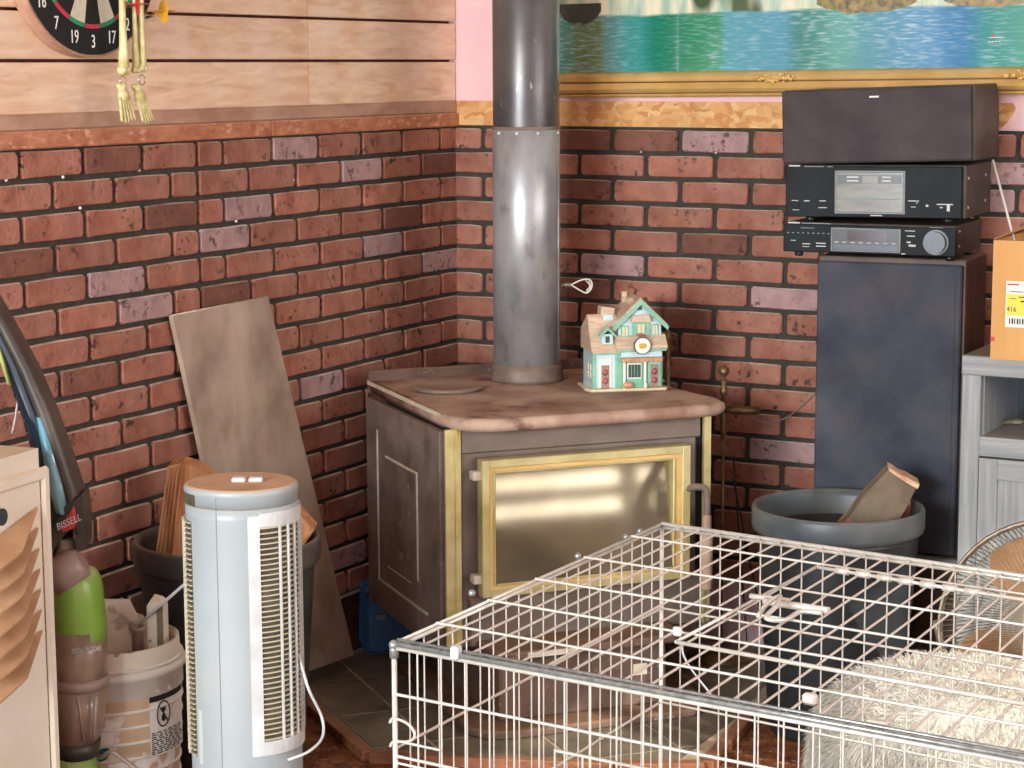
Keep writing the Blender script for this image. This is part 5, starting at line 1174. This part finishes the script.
# door in the top: frame, hinge sleeves, slide latch
def ct(px, py, dz=.006): return atz(px, py, ZC+dz)-O3
t0, t1, h0_, h1_ = ct(676, 642), ct(1024, 704), ct(816, 567), ct(1024, 600)
dd = nb(); tube(dd, [t0, t0+(t1-t0)*1.15], .0030, 6); tube(dd, [t0, h0_], .0026, 6); tube(dd, [h0_, h1_], .0028, 6); td = obj('top_door', dd, 'galv', cr_)
for k in range(7):
    p = h0_.lerp(h1_, .10+.105*k); q2 = h0_.lerp(h1_, .10+.105*k+.065); bm = nb(); tube(bm, [p, q2], .0052, 8); obj('hinge_sleeve', bm, 'galv', td)
l0 = ct(764, 601, .01); l1 = ct(829, 611, .01); bm = nb()
tube(bm, [l0, l1], .0055, 8); tube(bm, [ct(750, 596, .012), ct(790, 601, .012)], .004, 6); obj('slide_bolt', bm, 'galv', td)
bm = nb(); tube(bm, smooth_curve([ct(758, 616, .01), ct(768, 603, .02), ct(780, 596, .02), ct(776, 606, .02), ct(766, 618, .015), ct(785, 620, .01), ct(800, 612, .008), ct(822, 613, .008)], 5), .0034, 6); obj('latch_handle', bm, 'galv', td)
bm = nb(); box(bm, ct(672, 636)-Vector((.0, 0, 0)), ct(672, 636)+Vector((.012, .008, .012)), .002); obj('plastic_catch', bm, 'white_plastic', td)
p = A0_.lerp(A1_, .085); B1('rail_clip', tuple(p+Vector((-.006, -.008, -.004))), tuple(p+Vector((.006, .008, .014))), 'white_plastic', cr_, .003)
pt = atz(810, 703, ZC)-O3; B1('rail_clip', tuple(pt+Vector((-.009, -.006, -.002))), tuple(pt+Vector((.009, .006, .012))), 'galv', cr_, .003)
pt = atz(878, 727, ZC)-O3; B1('rail_clip', tuple(pt+Vector((-.013, -.006, -.006))), tuple(pt+Vector((.013, .006, .008))), 'galv', cr_, .002)
for (px, py) in ((472, 593), (578, 556), (626, 537), (640, 531)):
    p = atz(px, py, ZC)-O3; bm = nb(); ball(bm, p, .0055); obj('rail_bead', bm, 'galv_dark', tp)
bm = nb(); p0 = A0_+df*.0
loop = [A0_+Vector((0, -.004, 0))+df*a+Vector((0, 0, -b)) for a, b in ((-.006, .105), (.0, .098), (.02, .1), (.032, .108), (.034, .117), (.024, .125), (.0, .13), (-.006, .137))]
tube(bm, smooth_curve(loop, 5), .0020, 6); obj('panel_hook', bm, 'galv', fp_)
for z in (.128, .158): rod(A0_+Vector((0, -.003, -z)), A0_+df*.075+Vector((0, -.003, -z-.0)), .0018, fp_, 'hook_wire')
# front door of the crate, seen from its top edge down
fd0 = .252; P0 = A0_+df*fd0; P1 = A0_+df*.93; dn = Vector((0, -.007, 0)); zt6 = -.095
bm = nb(); tube(bm, [P0+dn+Vector((0, 0, -.66)), P0+dn+Vector((0, 0, zt6)), P1+dn+Vector((0, 0, zt6)), P1+dn+Vector((0, 0, -.66)), P0+dn+Vector((0, 0, -.66))], .0026, 6); cdoor = obj('front_door', bm, 'galv', cr_)
for k in range(1, 17): p = P0.lerp(P1, k/17)+dn; rod(p+Vector((0, 0, -.66)), p+Vector((0, 0, zt6)), .0016, cdoor)
for z in (.13, .28, .42, .54): rod(P0+dn+Vector((0, 0, -z)), P1+dn+Vector((0, 0, -z)), .0020, cdoor, 'cross_wire')
bm = nb(); tube(bm, smooth_curve([atz(682, 650, .6), atz(690, 668, .5), atz(705, 690, .4), atz(716, 708, .3)], 6), .0025, 5) if False else tube(bm, smooth_curve([atd(682, 646, 3.3), atd(684, 656, 3.3), atd(692, 670, 3.3), atd(706, 688, 3.3), atd(714, 698, 3.3)], 6), .0016, 5)
tag(obj('hanging_string', bm, 'white_plastic'), 'thin white string hanging inside the wire crate', 'string')
# pan of the crate
bm = nb(); prism(bm, [tuple((A0_+df*.01)[:2]), tuple((A1_-df*.01)[:2]), tuple((B1c)[:2]), tuple((B0_)[:2])], 'z', .006, .02); obj('floor_pan', bm, 'bin_black', cr_)

# crumbs of bark and ash on the carpet and the hearth
bm = nb(); rd = random.Random(5)
for k in range(420):
    x, y = rd.uniform(.55, .95), rd.uniform(-1.72, -1.36)
    ball(bm, (x, y, .001), rd.uniform(.001, .0034), (1, 1, .6), 1)
o = obj('bark_crumbs', bm, mat('bark crumbs', '#b08a6c', '#5a3c2c', 300, 3, .9), None, kind='stuff'); tag(o, 'pale bark crumbs scattered on the brown carpet and the hearth', 'debris')
